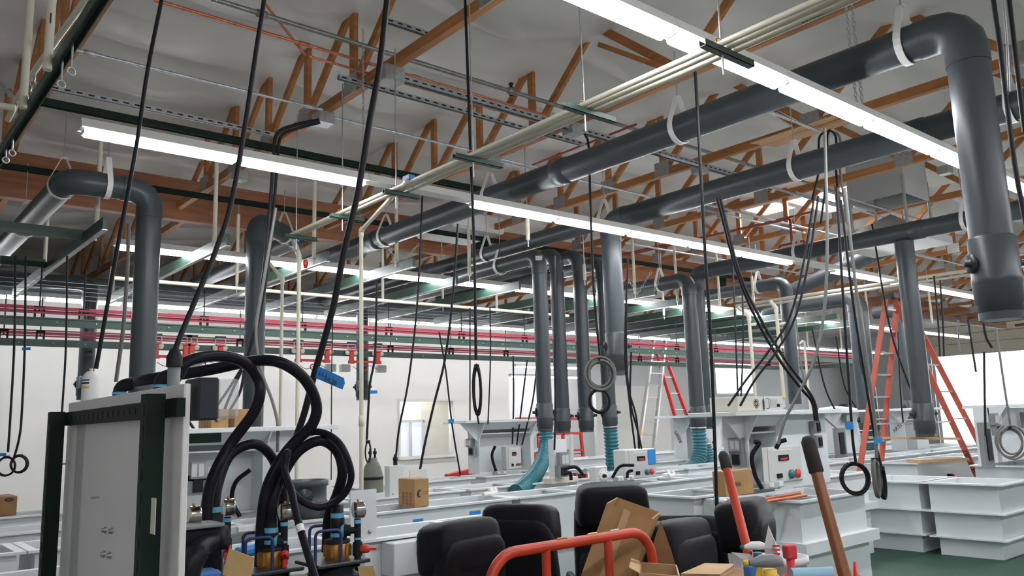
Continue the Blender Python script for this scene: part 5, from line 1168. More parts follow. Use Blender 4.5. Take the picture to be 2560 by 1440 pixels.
# black hoses
def hosepath(lab, pts, r, cat='hose', m='black_rub', group='black hoses', name='black_hose', n=8, seg=12, ribs=True, cap=True):
    c = smooth([P(a, b, h=h) if not isinstance(a, V) else a for a, b, h in pts], n)
    o = MB().tube(c, r, seg).build(name, m); return tag(o, lab, cat, group)
h = HP
hosepath('longest black hose arching right from the panel and down to the middle pump', [(E1, 0, 0), (380, 947, 3.1), (520, 925, 3.1), (630, 903, 3.12), (700, 906, 3.1), (762, 948, 3.15), (791, 1012, 3.2), (780, 1062, 3.2), (742, 1100, 3.2), (702, 1150, 3.18), (668, 1220, 3.15), (655, 1300, 3.15), (650, 1415, 3.15)], .022)
hosepath('black hose curving from the panel top down to the left filter pump', [(E2, 0, 0), (470, 903, 2.85), (540, 890, 2.95), (605, 903, 3.03), (643, 945, 3.1), (650, 985, 3.1), (632, 1035, 3.1), (580, 1105, 3.1), (545, 1165, 3.05), (522, 1230, 3.02), (512, 1330, 3.0)], .021)
hosepath('black hose in a low arch from the left pump to the middle pump', [(T1_, 0, 0), (545, 1210, 3.1), (575, 1138, 3.15), (630, 1110, 3.2), (672, 1132, 3.25), (700, 1190, 3.3), (708, 1260, 3.3), (698, 1330, 3.3)], .02)
hosepath('thick black hose looping from the middle pump over to the right pump', [(T2_, 0, 0), (683, 1250, 3.15), (703, 1195, 3.18), (745, 1130, 3.2), (800, 1102, 3.22), (842, 1128, 3.25), (856, 1180, 3.25), (843, 1235, 3.28), (822, 1290, 3.3), (816, 1380, 3.3)], .02)
hosepath('thinner black hose coiled once beside the right pump, white tape on its tail', [(745, 1088, 3.25), (800, 1080, 3.22), (850, 1110, 3.2), (878, 1185, 3.2), (856, 1240, 3.22), (800, 1268, 3.2), (745, 1245, 3.16), (712, 1190, 3.14), (720, 1130, 3.1), (712, 1175, 3.08), (728, 1225, 3.05), (742, 1290, 3.0), (762, 1360, 2.95), (790, 1450, 2.9)], .0135)
q = P(751, 1322, h=2.97); tag(MB().lathe([(.0145, -.014), (.0145, .014)], q, P(762, 1360, h=2.95) - P(742, 1290, h=3.0), 12).build('white_tape', 'white'), 'wrap of white tape on the thinner black hose', 'tape')
# ================================================================ leather office chairs
def cushion(name, w, d, hh, c, rx, m, parent, bev=.06, top=1.0):
    """rounded pad: outline w x hh, thickness d, leaning back by rx, narrower at the top"""
    b = MB(); nu, nv = 14, 10; vs = []; fs = []
    def se(a, p): return math.copysign(abs(math.cos(a)) ** p, math.cos(a)), math.copysign(abs(math.sin(a)) ** p, math.sin(a))
    M = Matrix.Rotation(rx, 3, 'X')
    for i in range(nv + 1):
        ph = -PI / 2 + PI * i / nv; cz_, sz_ = se(ph, .38)
        for j in range(nu * 2):
            a = 2 * PI * j / (nu * 2); ca, sa = se(a, .42); k = 1 + (top - 1) * (sz_ + 1) / 2
            vs.append(V(c) + M @ V((ca * w / 2 * cz_ * k, sa * d / 2 * cz_, sz_ * hh / 2)))
    N = nu * 2
    for i in range(nv):
        for j in range(N): fs.append((i * N + j, i * N + (j + 1) % N, (i + 1) * N + (j + 1) % N, (i + 1) * N + j))
    b.add(vs, fs, True); return b.build(name, m, parent)
def chair(lab, px, py, d, yaw, m='leather', w=.5, tall=None):
    q = P(px, py, d=d); t = T('office_chair', lab, 'chair', (0, 0, 0), 'black leather office chairs'); H = tall or q.z
    k = H / 1.2; ex = bpy.data.objects
    cushion('backrest', w, .11, .62 * k, (0, .2, .82 * k), -.12, m, t, top=.9)
    cushion('headrest', w * .94, .24, .27 * k, (0, .15, 1.065 * k), .12, m, t, top=.9)
    cushion('lumbar_pad', w * .9, .12, .3 * k, (0, .15, .64 * k), -.1, m, t)
    cushion('seat', .52, .5, .13, (0, -.06, .48 * k), 0, m, t)
    for s in (-1, 1):
        MB().tube(rounded([(s * .27, .16, .44 * k), (s * .3, .16, .66 * k), (s * .3, -.18, .66 * k), (s * .27, -.18, .44 * k)], .06, 4), .02, 8).build('armrest', 'black', t)
    MB().lathe([(.03, .1), (.03, .3), (.022, .3), (.022, .44 * k)], (0, -.02, 0), (0, 0, 1), 12).build('gas_column', 'black', t)
    for j in range(5):
        a = 2 * PI * j / 5 + .3; e = V((.25 * math.cos(a), -.02 + .25 * math.sin(a), .08)); l = MB().bar((0, -.02, .11), e, .05, .03).build('base_leg', 'black', t)
        MB().lathe([(0, -.02), (.028, -.02), (.028, .02), (0, .02)], (e.x, e.y, .028), (math.sin(a), -math.cos(a), 0), 10).build('caster', 'black', l)
    t.location = (q.x, q.y, 0); t.rotation_euler = (0, 0, yaw); t['_w'] = V((0, 0, 0))
    off = Matrix.Rotation(yaw, 3, 'Z') @ V((0, .21, 0)); t.location = (q.x - off.x, q.y - off.y, 0)
    return t
a0 = math.atan2(FH.y, FH.x) - PI / 2
chair('foremost black office chair turned sideways, tucked left of the orange handle', 1172, 1300, 3.95, a0 - 2.25)
chair('black office chair seen from behind between the foremost chair and the orange handle', 1290, 1262, 4.6, a0 + 2.75)
chair('tallest black office chair facing the viewer behind the big leaning carton', 1522, 1206, 5.3, a0 + .1, w=.52)
chair('black office chair turned sideways right of the big leaning carton', 1718, 1300, 3.9, a0 - 2.3, 'leather_grey', w=.42)
chair('black office chair with a wide back behind the leaning carton flap', 1700, 1290, 4.75, a0 + 3.0, w=.56)
chair('rightmost black office chair behind the orange pole', 1886, 1247, 4.3, a0 - 2.1, w=.44)
# ================================================================ orange platform cart with cartons
ZH = 1.12
A, B = P(1268, 1382, z=ZH), P(1592, 1330, z=ZH); d = (B - A).normalized()
t = T('platform_cart', 'orange platform cart with a scuffed tubular handle in front of the chairs', 'cart', ((A.x + B.x) / 2, (A.y + B.y) / 2, 0))
MB().tube(rounded([(A.x - d.x * .09, A.y - d.y * .09, .24), A - d * .09 + V((0, 0, .0)), B + d * .09, (B.x + d.x * .09, B.y + d.y * .09, .24)], .13, 8), .021, 14).build('handle_tube', 'orange', t)
for f in (.27, .75):
    p = A.lerp(B, f); MB().rod(p - V((0, 0, .01)), (p.x, p.y, .24), .018, 12).build('handle_post', 'orange', t)
nb = V((d.y, -d.x, 0)); nb = nb if nb.dot(FH) < 0 else -nb
ctr = (A + B) / 2 + nb * .55; ang = math.atan2(d.y, d.x)
MB().box((ctr.x, ctr.y, .22), ((B - A).length + .2, 1.15, .05), rz=ang, bev=.01).build('deck', 'orange', t)
for sx in (-1, 1):
    for sy in (-1, 1):
        p = ctr + d * sx * .26 + nb * sy * .45; MB().lathe([(0, -.025), (.085, -.025), (.085, .025), (0, .025)], (p.x, p.y, .085), d, 16).build('wheel', 'black', t)
for k, f in enumerate((.38, .62, .8)): 
    p = A.lerp(B, f) + V((0, 0, .0212)); MB().tube([p - d * .02, p + d * .03], .0052, 6).build('paint_chip', ('brass', 'yellow', 'tan_panel')[k], t)
# tall leaning carton
def carton_quad(lab, c4, dep, zb, m='card', flaps=()):
    """c4: the four top corners; walls run straight down to zb"""
    t = T('cardboard_box', lab, 'box', sum(c4, V((0, 0, 0))) / 4 - V((0, 0, c4[0].z - zb)), 'cardboard boxes in front of the chairs')
    lo = [V((p.x, p.y, zb)) + s for p, s in zip(c4, dep)]; th = .006; cen = sum(c4, V()) / 4
    for i in range(4):
        j = (i + 1) % 4; a, b, c, e = lo[i], lo[j], c4[j], c4[i]; n = (b - a).cross(e - a).normalized(); n = n if n.dot(cen - a) > 0 else -n
        MB().hexa([a, b, b + n * th, a + n * th, e, c, c + n * th, e + n * th]).build('carton_side', m, t)
    for i, ang_, L in flaps:
        j = (i + 1) % 4; a, b = c4[i], c4[j]; n = (b - a).cross(V((0, 0, 1))).normalized(); n = n if n.dot(a - cen) > 0 else -n
        o = (n * math.cos(ang_) + V((0, 0, math.sin(ang_)))) * L
        MB().prism([a, b, b + o + (a - b) * .06, a + o + (b - a) * .06], n.cross(b - a).normalized() * .004).build('flap', m, t)
    return t
pa, pb = P(1517, 1257, h=3.85), P(1632, 1298, h=3.72); dn = V((0, 0, 0)); bk = FH * .25 + V((.06, -.05, 0))
lean = [(P(1452, 1440, h=3.82) - V((pa.x, pa.y, P(1452, 1440, h=3.82).z)))] * 2
z_ = P(1452, 1440, h=3.82).z; sc_ = (pa.z - .02) / (pa.z - z_); v_ = (P(1452, 1440, h=3.82) - pa); v_ = V((v_.x, v_.y, 0)) * sc_
t = carton_quad('large scuffed carton leaning behind the orange handle, clear tape down its middle', [pa, pb, pb + bk, pa + bk], [v_] * 4, .02)
m0, m1 = pa.lerp(pb, .48), V((pa.lerp(pb, .48).x + v_.x, pa.lerp(pb, .48).y + v_.y, .02)); n_ = -(FH)
MB().bar(m0 + n_ * .006, m1 + n_ * .006, .045, .002, up=n_).build('clear_tape', 'card_light', t)
w = P(1660, 1300, h=3.5); c4 = [P(1642, 1310, h=3.45), P(1662, 1330, h=3.4), P(1662, 1330, h=3.4) + FH * .2, P(1642, 1310, h=3.45) + FH * .2]
A_, B_ = P(1640, 1425, h=3.4), P(1690, 1370, h=3.5); C_ = P(1652, 1302, h=3.5)
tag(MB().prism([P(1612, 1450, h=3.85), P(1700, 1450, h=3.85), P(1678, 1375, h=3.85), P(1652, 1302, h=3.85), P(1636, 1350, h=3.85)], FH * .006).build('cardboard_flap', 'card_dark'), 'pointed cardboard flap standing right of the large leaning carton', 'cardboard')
def flat_carton(lab, tl, tr, br, bl, z, m='card', zb=.26, flaps=()):
    c4 = [P(*bl, z=z), P(*br, z=z), P(*tr, z=z), P(*tl, z=z)]; t = carton_quad(lab, c4, [V()] * 4, zb, m, flaps)
    return t, c4
t, c4 = flat_carton('small open carton at the bottom beside the orange handle foot', (1600, 1405), (1692, 1412), (1700, 1440), (1596, 1432), .99, 'card_light', flaps=((3, .4, .04),))
t, c4 = flat_carton('wide closed carton at the bottom edge, left of the bucket', (1762, 1410), (1838, 1412), (1800, 1438), (1702, 1436), .985, 'card_light')
MB().prism([p - V((0, 0, .004)) for p in c4], (0, 0, .008)).build('carton_top', 'card_light', t)
ZT = .97
q = P(1960, 1450, z=ZT)
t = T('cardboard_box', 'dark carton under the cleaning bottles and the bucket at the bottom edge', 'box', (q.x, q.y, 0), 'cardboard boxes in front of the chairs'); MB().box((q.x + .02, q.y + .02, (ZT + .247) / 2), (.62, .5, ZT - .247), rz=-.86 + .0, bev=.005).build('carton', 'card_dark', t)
# ================================================================ poles, bucket and cleaning bottles
def pole(lab, a, b, r, m, grip, cat='pole', name='pole', gl=.1):
    d = (b - a).normalized(); k = -b.z / d.z if d.z < 0 else 0; e = b + d * k; t = T(name, lab, cat, e)
    MB().tube([a + d * gl * .9, a.lerp(e, .5), e], [r, r * 1.08, r * 1.1], 14).build('shaft', m, t)
    MB().lathe([(0, -.004), (r * .8, -.003), (r * 1.25, .012), (r * 1.28, gl), (r * 1.0, gl + .006)], a, d, 14).build('grip', grip, t); return t
pole('orange-red tool pole with a dark grip leaning before the rightmost chair', P(1807, 1133, h=3.3), P(1885, 1440, h=3.0), .0165, 'orange', 'grip', gl=.07)
pole('brown wooden shovel handle with a dark grip, leaning at lower right', P(2018, 1095, h=2.75), P(2112, 1440, h=2.6), .0185, 'wood_pole', 'grip', gl=.115)
HB = 2.55
def at(px, h=HB): p = P(px, 1400, h=h); return V((p.x, p.y, ZT))
q = P(1955, 1390, h=2.78); r = .079; t = T('bucket', 'white plastic bucket full of bottles at the bottom right', 'bucket', (q.x, q.y, ZT)); zb = q.z
MB().lathe([(0, .0), (r * .88, .0), (r * .97, zb - ZT - .02), (r * 1.06, zb - ZT - .02), (r * 1.06, zb - ZT), (r * .97, zb - ZT), (r * .86, .01), (0, .01)], (q.x, q.y, ZT), (0, 0, 1), 28).build('bucket_shell', 'white', t)
MB().tube([V((q.x, q.y, zb - .03)) + V((math.cos(a), math.sin(a), 0)) * r * 1.03 + V((0, 0, -.06 * max(0, math.sin((a - 3.2) * 1.0)))) for a in [3.2 + PI * i / 12 for i in range(13)]], .003, 5).build('wire_handle', 'galv', t)
def bottle(lab, px, pt, w, h, mb, mh, kind='spray', pb=None):
    q = at(px, h); zt = zat(q, px, pt); t = T('spray_bottle' if kind == 'spray' else 'bottle', lab, 'bottle', q, 'cleaning bottles'); H = zt - ZT; f = V((RX.x, RX.y * 0 - .6, 0)).normalized() * -1
    if kind == 'spray':
        MB().lathe([(0, 0), (w, 0), (w, H * .45), (w * .75, H * .6), (w * .35, H * .72), (w * .35, H * .8), (0, H * .8)], q, (0, 0, 1), 18).build('bottle_body', mb, t)
        MB().lathe([(w * .5, H * .74), (w * .5, H * .84), (0, H * .84)], q, (0, 0, 1), 14).build('collar', mh[1], t)
        c = q + V((0, 0, H * .92)); s = V((-.765, .643, 0))
        MB().tube([c - s * w * 1.0 - V((0, 0, w * .25)), c - s * w * .8, c - s * w * .3 + V((0, 0, w * .1)), c + s * w * .5 + V((0, 0, w * .12)), c + s * w * 1.1, c + s * w * 1.4], [w * .1, w * .34, w * .46, w * .44, w * .3, w * .2], 12).build('spray_head', mh[0], t)
        MB().bar(c + s * w * .7 - V((0, 0, H * .06)), c + s * w * 1.0 - V((0, 0, H * .22)), w * .3, w * .2).build('trigger', mh[1], t)
        MB().lathe([(w * .22, 0), (w * .22, w * .3), (0, w * .3)], c + s * w * 1.5, s, 8).build('nozzle', mh[1], t)
    else:
        MB().lathe([(0, 0), (w, 0), (w, H * .6), (w * .6, H * .72), (0, H * .72)], q, (0, 0, 1), 18).build('bottle_body', mb, t)
        MB().lathe([(w * .75, H * .66), (w * .75, H * .78), (w * .3, H * .82), (w * .16, H), (0, H)], q, (0, 0, 1), 14).build('cap', mh[0], t)
    return t
bottle('clear spray bottle with a white and green head behind the bucket', 1895, 1352, .03, 2.75, 'clear', ('white', 'teal'))
q = at(1976, 2.5); zt_ = zat(q, 1980, 1362); t = T('spray_bottle', 'bottle with a red pump head standing in front of the bucket', 'bottle', q, 'cleaning bottles'); Hh = zt_ - ZT
MB().lathe([(0, 0), (.03, 0), (.03, Hh * .3), (.014, Hh * .4), (0, Hh * .4)], q, (0, 0, 1), 18).build('bottle_body', 'yellow', t); MB().lathe([(.0305, Hh * .1), (.0305, Hh * .24)], q, (0, 0, 1), 18).build('label_band', 'blue_tube', t)
MB().lathe([(.012, Hh * .38), (.012, Hh * .5), (.03, Hh * .55), (.033, Hh * .62), (.026, Hh * .66), (.012, Hh * .68), (.012, Hh * .86), (0, Hh * .86)], q, (0, 0, 1), 18).build('pump_collar', 'red_ink', t)
MB().box(q + V((0, 0, Hh * .92)), (.034, .03, Hh * .16), rz=-.5, bev=.004).build('pump_head', 'red_ink', t)
bottle('grey spray bottle with yellow trim in front of the white bag', 1922, 1388, .04, 2.4, 'box_grey', ('box_grey', 'yellow'))
bottle('small dark bottle with a red pointed cap at the foot of the shovel handle', 2136, 1404, .026, 2.42, 'box_grey', ('red',), 'cap')
bottle('white bottle with pointed cap in the bucket', 1992, 1375, .016, 2.75, 'white', ('white',), 'cap')
q = P(2030, 1436, h=2.45); dd = V((.765, -.643, 0)); tag(MB().rod(q - dd * .06, q + dd * .06, .02, 16).build('blue_roll', 'light_blue'), 'pale blue roll lying in front of the bucket at the bottom edge', 'roll')
q = P(1877, 1432, h=2.5); tag(MB().box(q, (.04, .03, .05), bev=.006).build('blue_pack', 'blue'), 'small blue pack beside the orange pole foot', 'pack')
# crumpled plastic bags
def bag(lab, outline, h, m, marks=False, name='plastic_bag'):
    t = T(name, lab, 'bag', P(*outline[0], h=h)); b = MB(); c = sum((P(*o, h=h) for o in outline), V()) / len(outline); n = len(outline)
    front = [P(*o, h=h + R0.uniform(-.02, .02)) for o in outline]; mid = [c + (p - c) * .55 - FH * R0.uniform(.01, .03) for p in front]; bk = [c + (p - c) * .55 + FH * R0.uniform(.015, .03) for p in front]
    vs = front + mid + bk + [c - FH * .025, c + FH * .02]; fs = []
    for i in range(n):
        j = (i + 1) % n; fs += [(i, j, n + j, n + i), (j, i, 2 * n + i, 2 * n + j), (n + i, n + j, 3 * n), (2 * n + j, 2 * n + i, 3 * n + 1)]
    b.add(vs, fs, False); b.build('bag_film', m, t)
    if marks:
        for k, (u, v) in enumerate(((.42, .2), (.3, -.05), (.25, -.25))):
            p = c - FH * .033 + V((0, 0, .008 - .012 * k)); MB().box(p, (.022, .003, .005), rz=-.7).build('red_print', 'red_ink', t)
    return t
bag('white plastic bag with red print sticking up behind the bucket', [(1921, 1312), (1934, 1345), (1958, 1385), (1955, 1402), (1915, 1392), (1910, 1370)], 2.65, 'white', True)
bag('clear crumpled bag left of the bottles', [(1828, 1380), (1875, 1385), (1893, 1405), (1885, 1425), (1835, 1420)], 2.7, 'bag')
# ================================================================ drop cables
def cable(lab, pts, r=.011, m='black', n=6, group='black drop cables', seg=7):
    c = smooth([P(a, b, h=h) for a, b, h in pts], n)
    if pts[0][1] <= 0 and c[0].z < 5.5: c.insert(0, V((c[0].x, c[0].y, 5.6)))
    return tag(MB().tube(c, r, seg).build('cable', m), lab, 'cable', group)
def H(pts, h): return [(a, b, h) for a, b in pts]
cable('thick black cable hanging at left from the top down to the spray can', H([(408, -20), (370, 170), (345, 340), (322, 470), (290, 640), (262, 800), (240, 922)], 4.2), .011)
p_ = [(664, -160, 2.9), (662, -20, 2.88), (640, 130, 2.86), (610, 330, 2.84), (575, 520, 2.8), (530, 650, 2.76), (480, 770, 2.7), (447, 850, 2.66)]
c = smooth([P(*q[:2], h=q[2]) for q in p_] + [GL], 6); c.insert(0, V((c[0].x, c[0].y, 5.6))); tag(MB().tube(c, .0092, 8).build('cable', 'black'), 'thick black cable running down into the grey fitting on the white panel', 'cable', 'black drop cables')
cable('thickest black cable with a blue tape flag, ending at the hose coil', H([(970, -20), (950, 160), (925, 300), (895, 480), (862, 620), (835, 760), (808, 860), (785, 940), (762, 1030), (742, 1090)], 3.4), .0145)
A = P(795, 915, h=3.38); s = V((.765, -.643, 0)); t = T('tape_flag', 'blue tape flag with handwriting on the thickest black cable', 'tape', A, )
c = [P(796, 915, h=3.36), P(860, 945, h=3.36), P(862, 958, h=3.36), P(856, 974, h=3.36), P(788, 945, h=3.36)]
MB().prism(c, FH * .002).build('flag', 'tape', t)
sl_ = (c[1] - c[0]).normalized(); up_ = V((0, 0, 1)); up_ = (up_ - sl_ * up_.dot(sl_)).normalized()
text('LL1', P(808, 936, h=3.355), sl_, up_, .026, 'ink', t); text('24.26', P(826, 952, h=3.355), sl_, up_, .026, 'ink', t)
cable('black cable hanging straight through the cream pipes into a long black coil', H([(1162, -20), (1170, 200), (1177, 400), (1186, 650), (1190, 900)], 6), .0115)
def coil(lab, px, py, h, rx, ry, turns, r, m='black', jit=.06, name='cable_coil', tie=True, tilt=0):
    q = P(px, py, h=h); k = math.hypot(q.x, q.y) / 2030 * 1.0; s = V((.765, -.643, 0)); pts = []; Rn = random.Random(int(px + py))
    for i in range(turns * 20):
        a = 2 * PI * i / 20; j = 1 + jit * math.sin(a * .37 + px) + jit * .5 * math.sin(i * .11)
        u = s * math.cos(tilt) + FH * math.sin(tilt)
        pts.append(q + u * (rx * k * j * math.sin(a)) + V((0, 0, ry * k * j * math.cos(a))) + FH * (.012 * (i / 20 - turns / 2) + .012 * math.sin(a)))
    t = T(name, lab, 'cable coil', q - V((0, 0, ry * k)), 'coiled cables'); MB().tube(pts, r, 6).build('coil', m, t)
    if tie: MB().box(q + V((0, 0, ry * k)), (.035, .05, .03), rz=-.7).build('cable_tie', 'black', t)
    return t
coil('long narrow black coil hanging in front of the office wall', 1193, 975, 6, 9, 58, 5, .009)
cable('black cable rising out of the long narrow coil down to the forked station', H([(1192, 1030), (1197, 1060)], 8), .009)
cable('thin black cable hanging right of the forked station top', H([(1225, 770), (1226, 900), (1220, 1060)], 11.5), .01)
cable('thin black cable hanging left of the long narrow coil', H([(1175, 770), (1175, 1058)], 11.5), .01)
cable('black cable hanging straight down past the orange pole grip', H([(1738, 180), (1750, 400), (1762, 620), (1775, 820), (1783, 1000), (1790, 1200), (1796, 1390)], 5.3), .0115)
for k in range(2): cable(['upper', 'lower'][k] + ' of two crossing black cables sloping right to the large tank station', H([(1800 - 8 * k, 495), (1848 - 6 * k, 680), (1900 - 8 * k, 795 + 6 * k), (1958 - 9 * k, 892 + 8 * k), (2010 - 10 * k, 962 + 6 * k), (2036 - 6 * k, 1005), (2044 - 6 * k, 1052)], 7.1 + .06 * k), .0135)
for k in range(2): cable(['left', 'right'][k] + ' of two crossing black cables sloping left onto the instrument shelf', H([(2036 + 10 * k, 490), (2010 + 12 * k, 650), (1975 + 14 * k, 790), (1920 + 20 * k, 880), (1865 + 22 * k, 950), (1820 + 30 * k, 1015)], 6.9), .0105)
cable('grey cable sweeping down to the right across the large tank station', H([(2062, 320), (2068, 600), (2060, 780), (2036, 900), (1990, 995), (1962, 1050), (1945, 1110)], 6.4), .0125, 'grey_cable', group='grey drop cables')
for k, (x0, x1, y1, m) in enumerate(((2048, 2030, 500, 'black'), (2068, 2052, 560, 'black'), (2100, 2118, 560, 'grey_cable'), (2090, 2098, 520, 'black'))): cable(['black cable leaving the junction box by the ceiling cardboard, leftmost', 'black cable second from the left at the cardboard junction box', 'grey cable rightmost at the cardboard junction box', 'black cable beside the grey one at the cardboard junction box'][k], H([(2075, 325), (x0, 345), (x0, 420), (x1, y1)], 8.2), .012, m)
cable('black cable with blue tape hanging to the round black coil at right', H([(2092, 470), (2105, 700), (2125, 1000), (2132, 1100), (2140, 1160)], 6.6), .0115)
coil('round black cable coil hanging over the tanks left of the step ladder', 2137, 1196, 6.6, 31, 33, 3, .0095)
q = P(2123, 1064, h=6.58); tag(MB().box(q, (.05, .04, .06), rz=-.7).build('tape_wrap', 'tape'), 'blue tape wrap on the cable above the round black coil', 'tape')
cable('pale grey cable hanging beside the left ladder leg to a narrow coil', H([(2112, 470), (2140, 720), (2170, 920), (2188, 1060), (2192, 1160)], 6.3), .0125, 'grey_cable', group='grey drop cables')
cable('black cable beside the pale grey one at the left ladder leg', H([(2102, 500), (2133, 760), (2165, 960), (2190, 1110), (2203, 1165)], 6.35), .0105)
coil('narrow grey cable coil with red ends, hanging in front of the left tub stack', 2191, 1195, 6.3, 9, 40, 4, .01, 'grey_cable', tilt=.5)
coil('narrow black cable coil right beside a grey one', 2206, 1207, 6.35, 9, 32, 4, .009, tilt=.5)
q = P(2196, 1101, h=6.25); tag(MB().box(q, (.06, .004, .045), rz=-.7).build('tape_wrap', 'tape'), 'blue tape flag on the pale grey cable by the ladder', 'tape')
for k, pts in enumerate(([(2482, -10), (2500, 120), (2522, 300), (2540, 430), (2565, 560)], [(2522, -10), (2540, 150), (2562, 330)], [(2508, -10), (2518, 110), (2523, 230)])): cable(['thick black cable left of two at the top right corner', 'thick black cable at the top right picture edge', 'thin grey rod between the two cables at the top right corner'][k], H(pts, 3.9), (.0125, .0125, .006)[k], ('black', 'black', 'galv')[k])
cable('black cable at far left with a small coil, left one', H([(38, 640), (36, 850), (26, 1040), (20, 1130)], 8.6), .012); cable('black cable at far left with a small coil, right one', H([(64, 640), (62, 860), (54, 1040), (47, 1100), (34, 1148)], 8.6), .012)
coil('left small black coil at the left picture edge', 15, 1166, 8.6, 18, 19, 2, .011); coil('right small black coil at the left picture edge', 48, 1160, 8.6, 16, 17, 2, .011)
for k, (px, py) in enumerate(((66, 872), (5, 1137))): tag(MB().box(P(px, py, h=8.55), (.09, .004, .03), rz=-.7).build('tape_flag', 'tape'), ['small blue tape flag on a far left cable', 'small blue tape flag at the left edge above a coil'][k], 'tape')
cable('thin black cable hanging behind the left green post', H([(168, 640), (165, 860), (155, 1030)], 8.6), .011)
cable('grey cable hanging left of the first grey drop', H([(322, 560), (318, 680), (308, 820), (290, 955)], 5.2), .0125, 'grey_cable', group='grey drop cables')
cable('thick black cable pair from the junction box beside the second grey drop, left', H([(798, 300), (740, 312), (692, 335), (684, 400), (678, 480), (664, 640), (645, 790), (620, 890)], 7.5), .0175)
cable('thick black cable pair from the junction box beside the second grey drop, right', H([(800, 306), (742, 322), (702, 342), (693, 410), (686, 500), (668, 680), (640, 830), (606, 920)], 7.55), .0155)
cable('grey cable curving down beside the second grey drop to the station behind the hoses', H([(690, 520), (660, 700), (640, 830), (655, 930), (680, 1000), (694, 1060), (694, 1130)], 7.3), .014, 'grey_cable', group='grey drop cables')
for k, pts in enumerate(([(608, 915), (560, 990), (490, 1085)], [(605, 925), (575, 990), (555, 1040)], [(612, 920), (600, 980), (572, 1030)], [(470, 1050), (490, 1080), (500, 1090)])): cable(['black cable branch slanting furthest left behind the hoses', 'second black cable branch slanting left behind the hoses', 'third black cable branch above the station cartons', 'short crossing black cable at the station shelf by the panel'][k], H(pts, 7.4), .0125)
cable('black cable dropping to the slim white box by the gas cylinder', H([(1056, 490), (1048, 680), (1038, 816), (1020, 960), (998, 1070), (989, 1150)], 8.55), .011)
cable('black cable dropping to the plate behind the swirl logo carton', H([(1145, 560), (1130, 760), (1112, 900), (1085, 1010), (1062, 1110), (1050, 1175)], 7.9), .012)
cable('black cable with a blue tape tag running down right of the office window', H([(1098, 830), (1115, 930), (1130, 1060), (1151, 1188)], 10.5), .011)
tag(MB().box(P(1128, 1053, h=10.4), (.07, .004, .05), rz=-.7).build('tape_flag', 'tape'), 'blue tape tag on the cable right of the office window', 'tape')
for k, pts in enumerate(([(1283, 890), (1284, 1000), (1281, 1110)], [(1318, 900), (1306, 1000), (1292, 1112)], [(1342, 910), (1332, 1000), (1305, 1112)])): cable('thin cable dropping to the control boxes by the forked station, %s' % ['left', 'middle', 'right'][k], H(pts, 12), .012)
cable('black cable with loose tail beside the tall cream pipe', H([(942, 700), (938, 880), (925, 960), (920, 1040), (917, 1100)], 7.6), .011)
coil('small hanging loop of black wire beside the tall cream pipe', 920, 1130, 7.6, 6, 24, 3, .006)
tag(MB().box(P(934, 980, h=7.5), (.07, .004, .03), rz=-.7).build('tape_flag', 'tape'), 'blue tape tag on the cable beside the tall cream pipe', 'tape')
cable('thin dark wire hanging in front of the office wall left of the cream pipe', H([(832, 780), (829, 960), (828, 1200)], 8.5), .006)
cable('black cable beside the curved teal hose ending in the socket post', H([(1387, 640), (1388, 900), (1388, 1040), (1386, 1125)], 8.8), .011)
cable('dark grey cable behind the second drop carrying the coiled grey cable', H([(1462, 335), (1472, 370), (1476, 520), (1484, 720), (1500, 895)], 7.6), .012, 'black')
coil('round coil of grey cable hanging in front of the close drops', 1501, 935, 7.6, 33, 36, 6, .012, 'grey_cable', jit=.12)
coil('smaller round black coil under the coiled grey cable', 1499, 1002, 7.6, 25, 28, 3, .014)
for k, pts in enumerate(([(1570, 640), (1562, 870), (1573, 1000), (1588, 1122)], [(1566, 700), (1568, 940), (1590, 1040), (1598, 1122)], [(1578, 880), (1576, 1000), (1595, 1080), (1604, 1122)])): cable(['left cable to the control box with blue tape', 'middle cable to the control box with blue tape', 'right cable to the control box with blue tape'][k], H(pts, 8.8), .011)
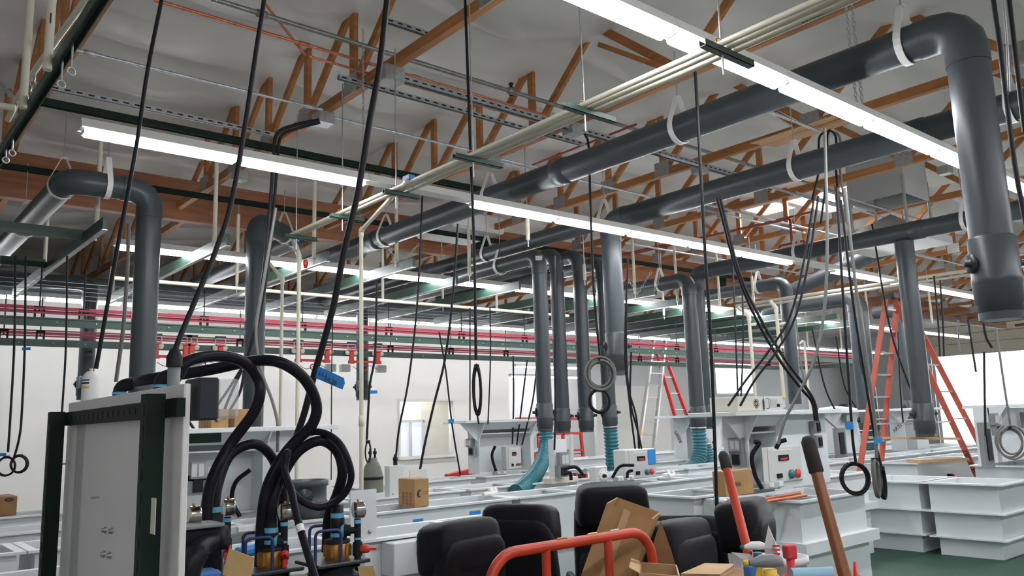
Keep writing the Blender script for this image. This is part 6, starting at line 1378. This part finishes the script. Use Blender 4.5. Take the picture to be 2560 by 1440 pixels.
for k, (pts, h) in enumerate((([(1885, 1105), (1898, 1108), (1880, 1140), (1887, 1185), (1905, 1222)], 0), ([(1940, 1122), (1950, 1105), (1965, 1100)], 0), ([(1238, 1115), (1230, 1140), (1240, 1178)], 1), ([(625, 1175), (590, 1205), (580, 1250), (600, 1292)], 2), ([(1410, 1172), (1440, 1168), (1460, 1190)], 3), ([(1410, 1186), (1425, 1182), (1428, 1200)], 3), ([(1585, 1163), (1550, 1166), (1530, 1195)], 4), ([(1582, 1176), (1570, 1180), (1568, 1195)], 4))):
    hh_ = (7.4, 11.6, 7.25, 9.2, 8.55)[h]; cable(['black hose curling in the niche of the large tank station', 'short black hose over the control box on the large station', 'black hose curling in the niche of the forked station', 'black hose curling in the niche of the station behind the hoses', 'long black hose from the socket post to the pump heads', 'short black hose from the socket post to the pump heads', 'long black hose from the blue-taped control box', 'short black hose from the blue-taped control box'][k], [(a, b, hh_) for a, b in pts], .02 if h != 4 else .016, 'black_rub', group='short black hoses')
coil('thin grey cable coil on the station by the bright doorway', 2527, 1105, 9.2, 28, 30, 3, .012, 'grey_cable', jit=.15)
for k, (pts, h) in enumerate((([(2490, 820), (2510, 960), (2528, 1075)], 9.2), ([(2460, 880), (2462, 1000), (2464, 1090)], 9.3), ([(2180, 560), (2225, 820), (2290, 1010)], 11.5), ([(2030, 820), (2060, 960), (2090, 1030)], 12.5), ([(2090, 840), (2110, 960), (2140, 1020)], 13.2), ([(1985, 760), (2010, 950), (2050, 1030), (2095, 1075)], 11.8), ([(2245, 830), (2250, 960), (2258, 1060)], 13.5), ([(2440, 640), (2460, 820), (2480, 870)], 8.5), ([(2335, 690), (2345, 800), (2350, 890)], 11), ([(2350, 700), (2357, 800), (2360, 890)], 11), ([(2395, 800), (2398, 880)], 12), ([(2420, 800), (2440, 930)], 10), ([(1830, 640), (1836, 760), (1845, 1000)], 11.5), ([(1855, 700), (1858, 850), (1852, 1000)], 11.8), ([(2130, 700), (2150, 900), (2168, 960)], 14))):
    cable(['cable to the thin grey coil by the bright doorway', 'cable to the tall grey box by the bright doorway', 'cable passing between the ladder legs', 'cable to the wrapped station, left', 'cable to the wrapped station, right', 'grey cable sagging to the upright grey box', 'thin cable behind the step ladder rungs', 'cable left of the nearest open drop end', 'left of two thin cables in front of the roll-up door', 'right of two thin cables in front of the roll-up door', 'short cable high before the bright doorway', 'slanting cable before the bright doorway', 'left of two cables behind the instrument', 'right of two cables behind the instrument', 'thin cable behind the pale twin drops'][k], H(pts, h), .013, 'grey_cable' if k in (0, 5, 10) else 'black')
# ================================================================ kinds
import re
for o in list(COL.objects):
    if '_w' in o: del o['_w']
    if o.parent is None and o.type in ('MESH', 'EMPTY') and 'kind' not in o: o['kind'] = 'thing'
for l, n in LAB.items():
    if len(n) > 1: print('DUPLICATE LABEL', l, n)
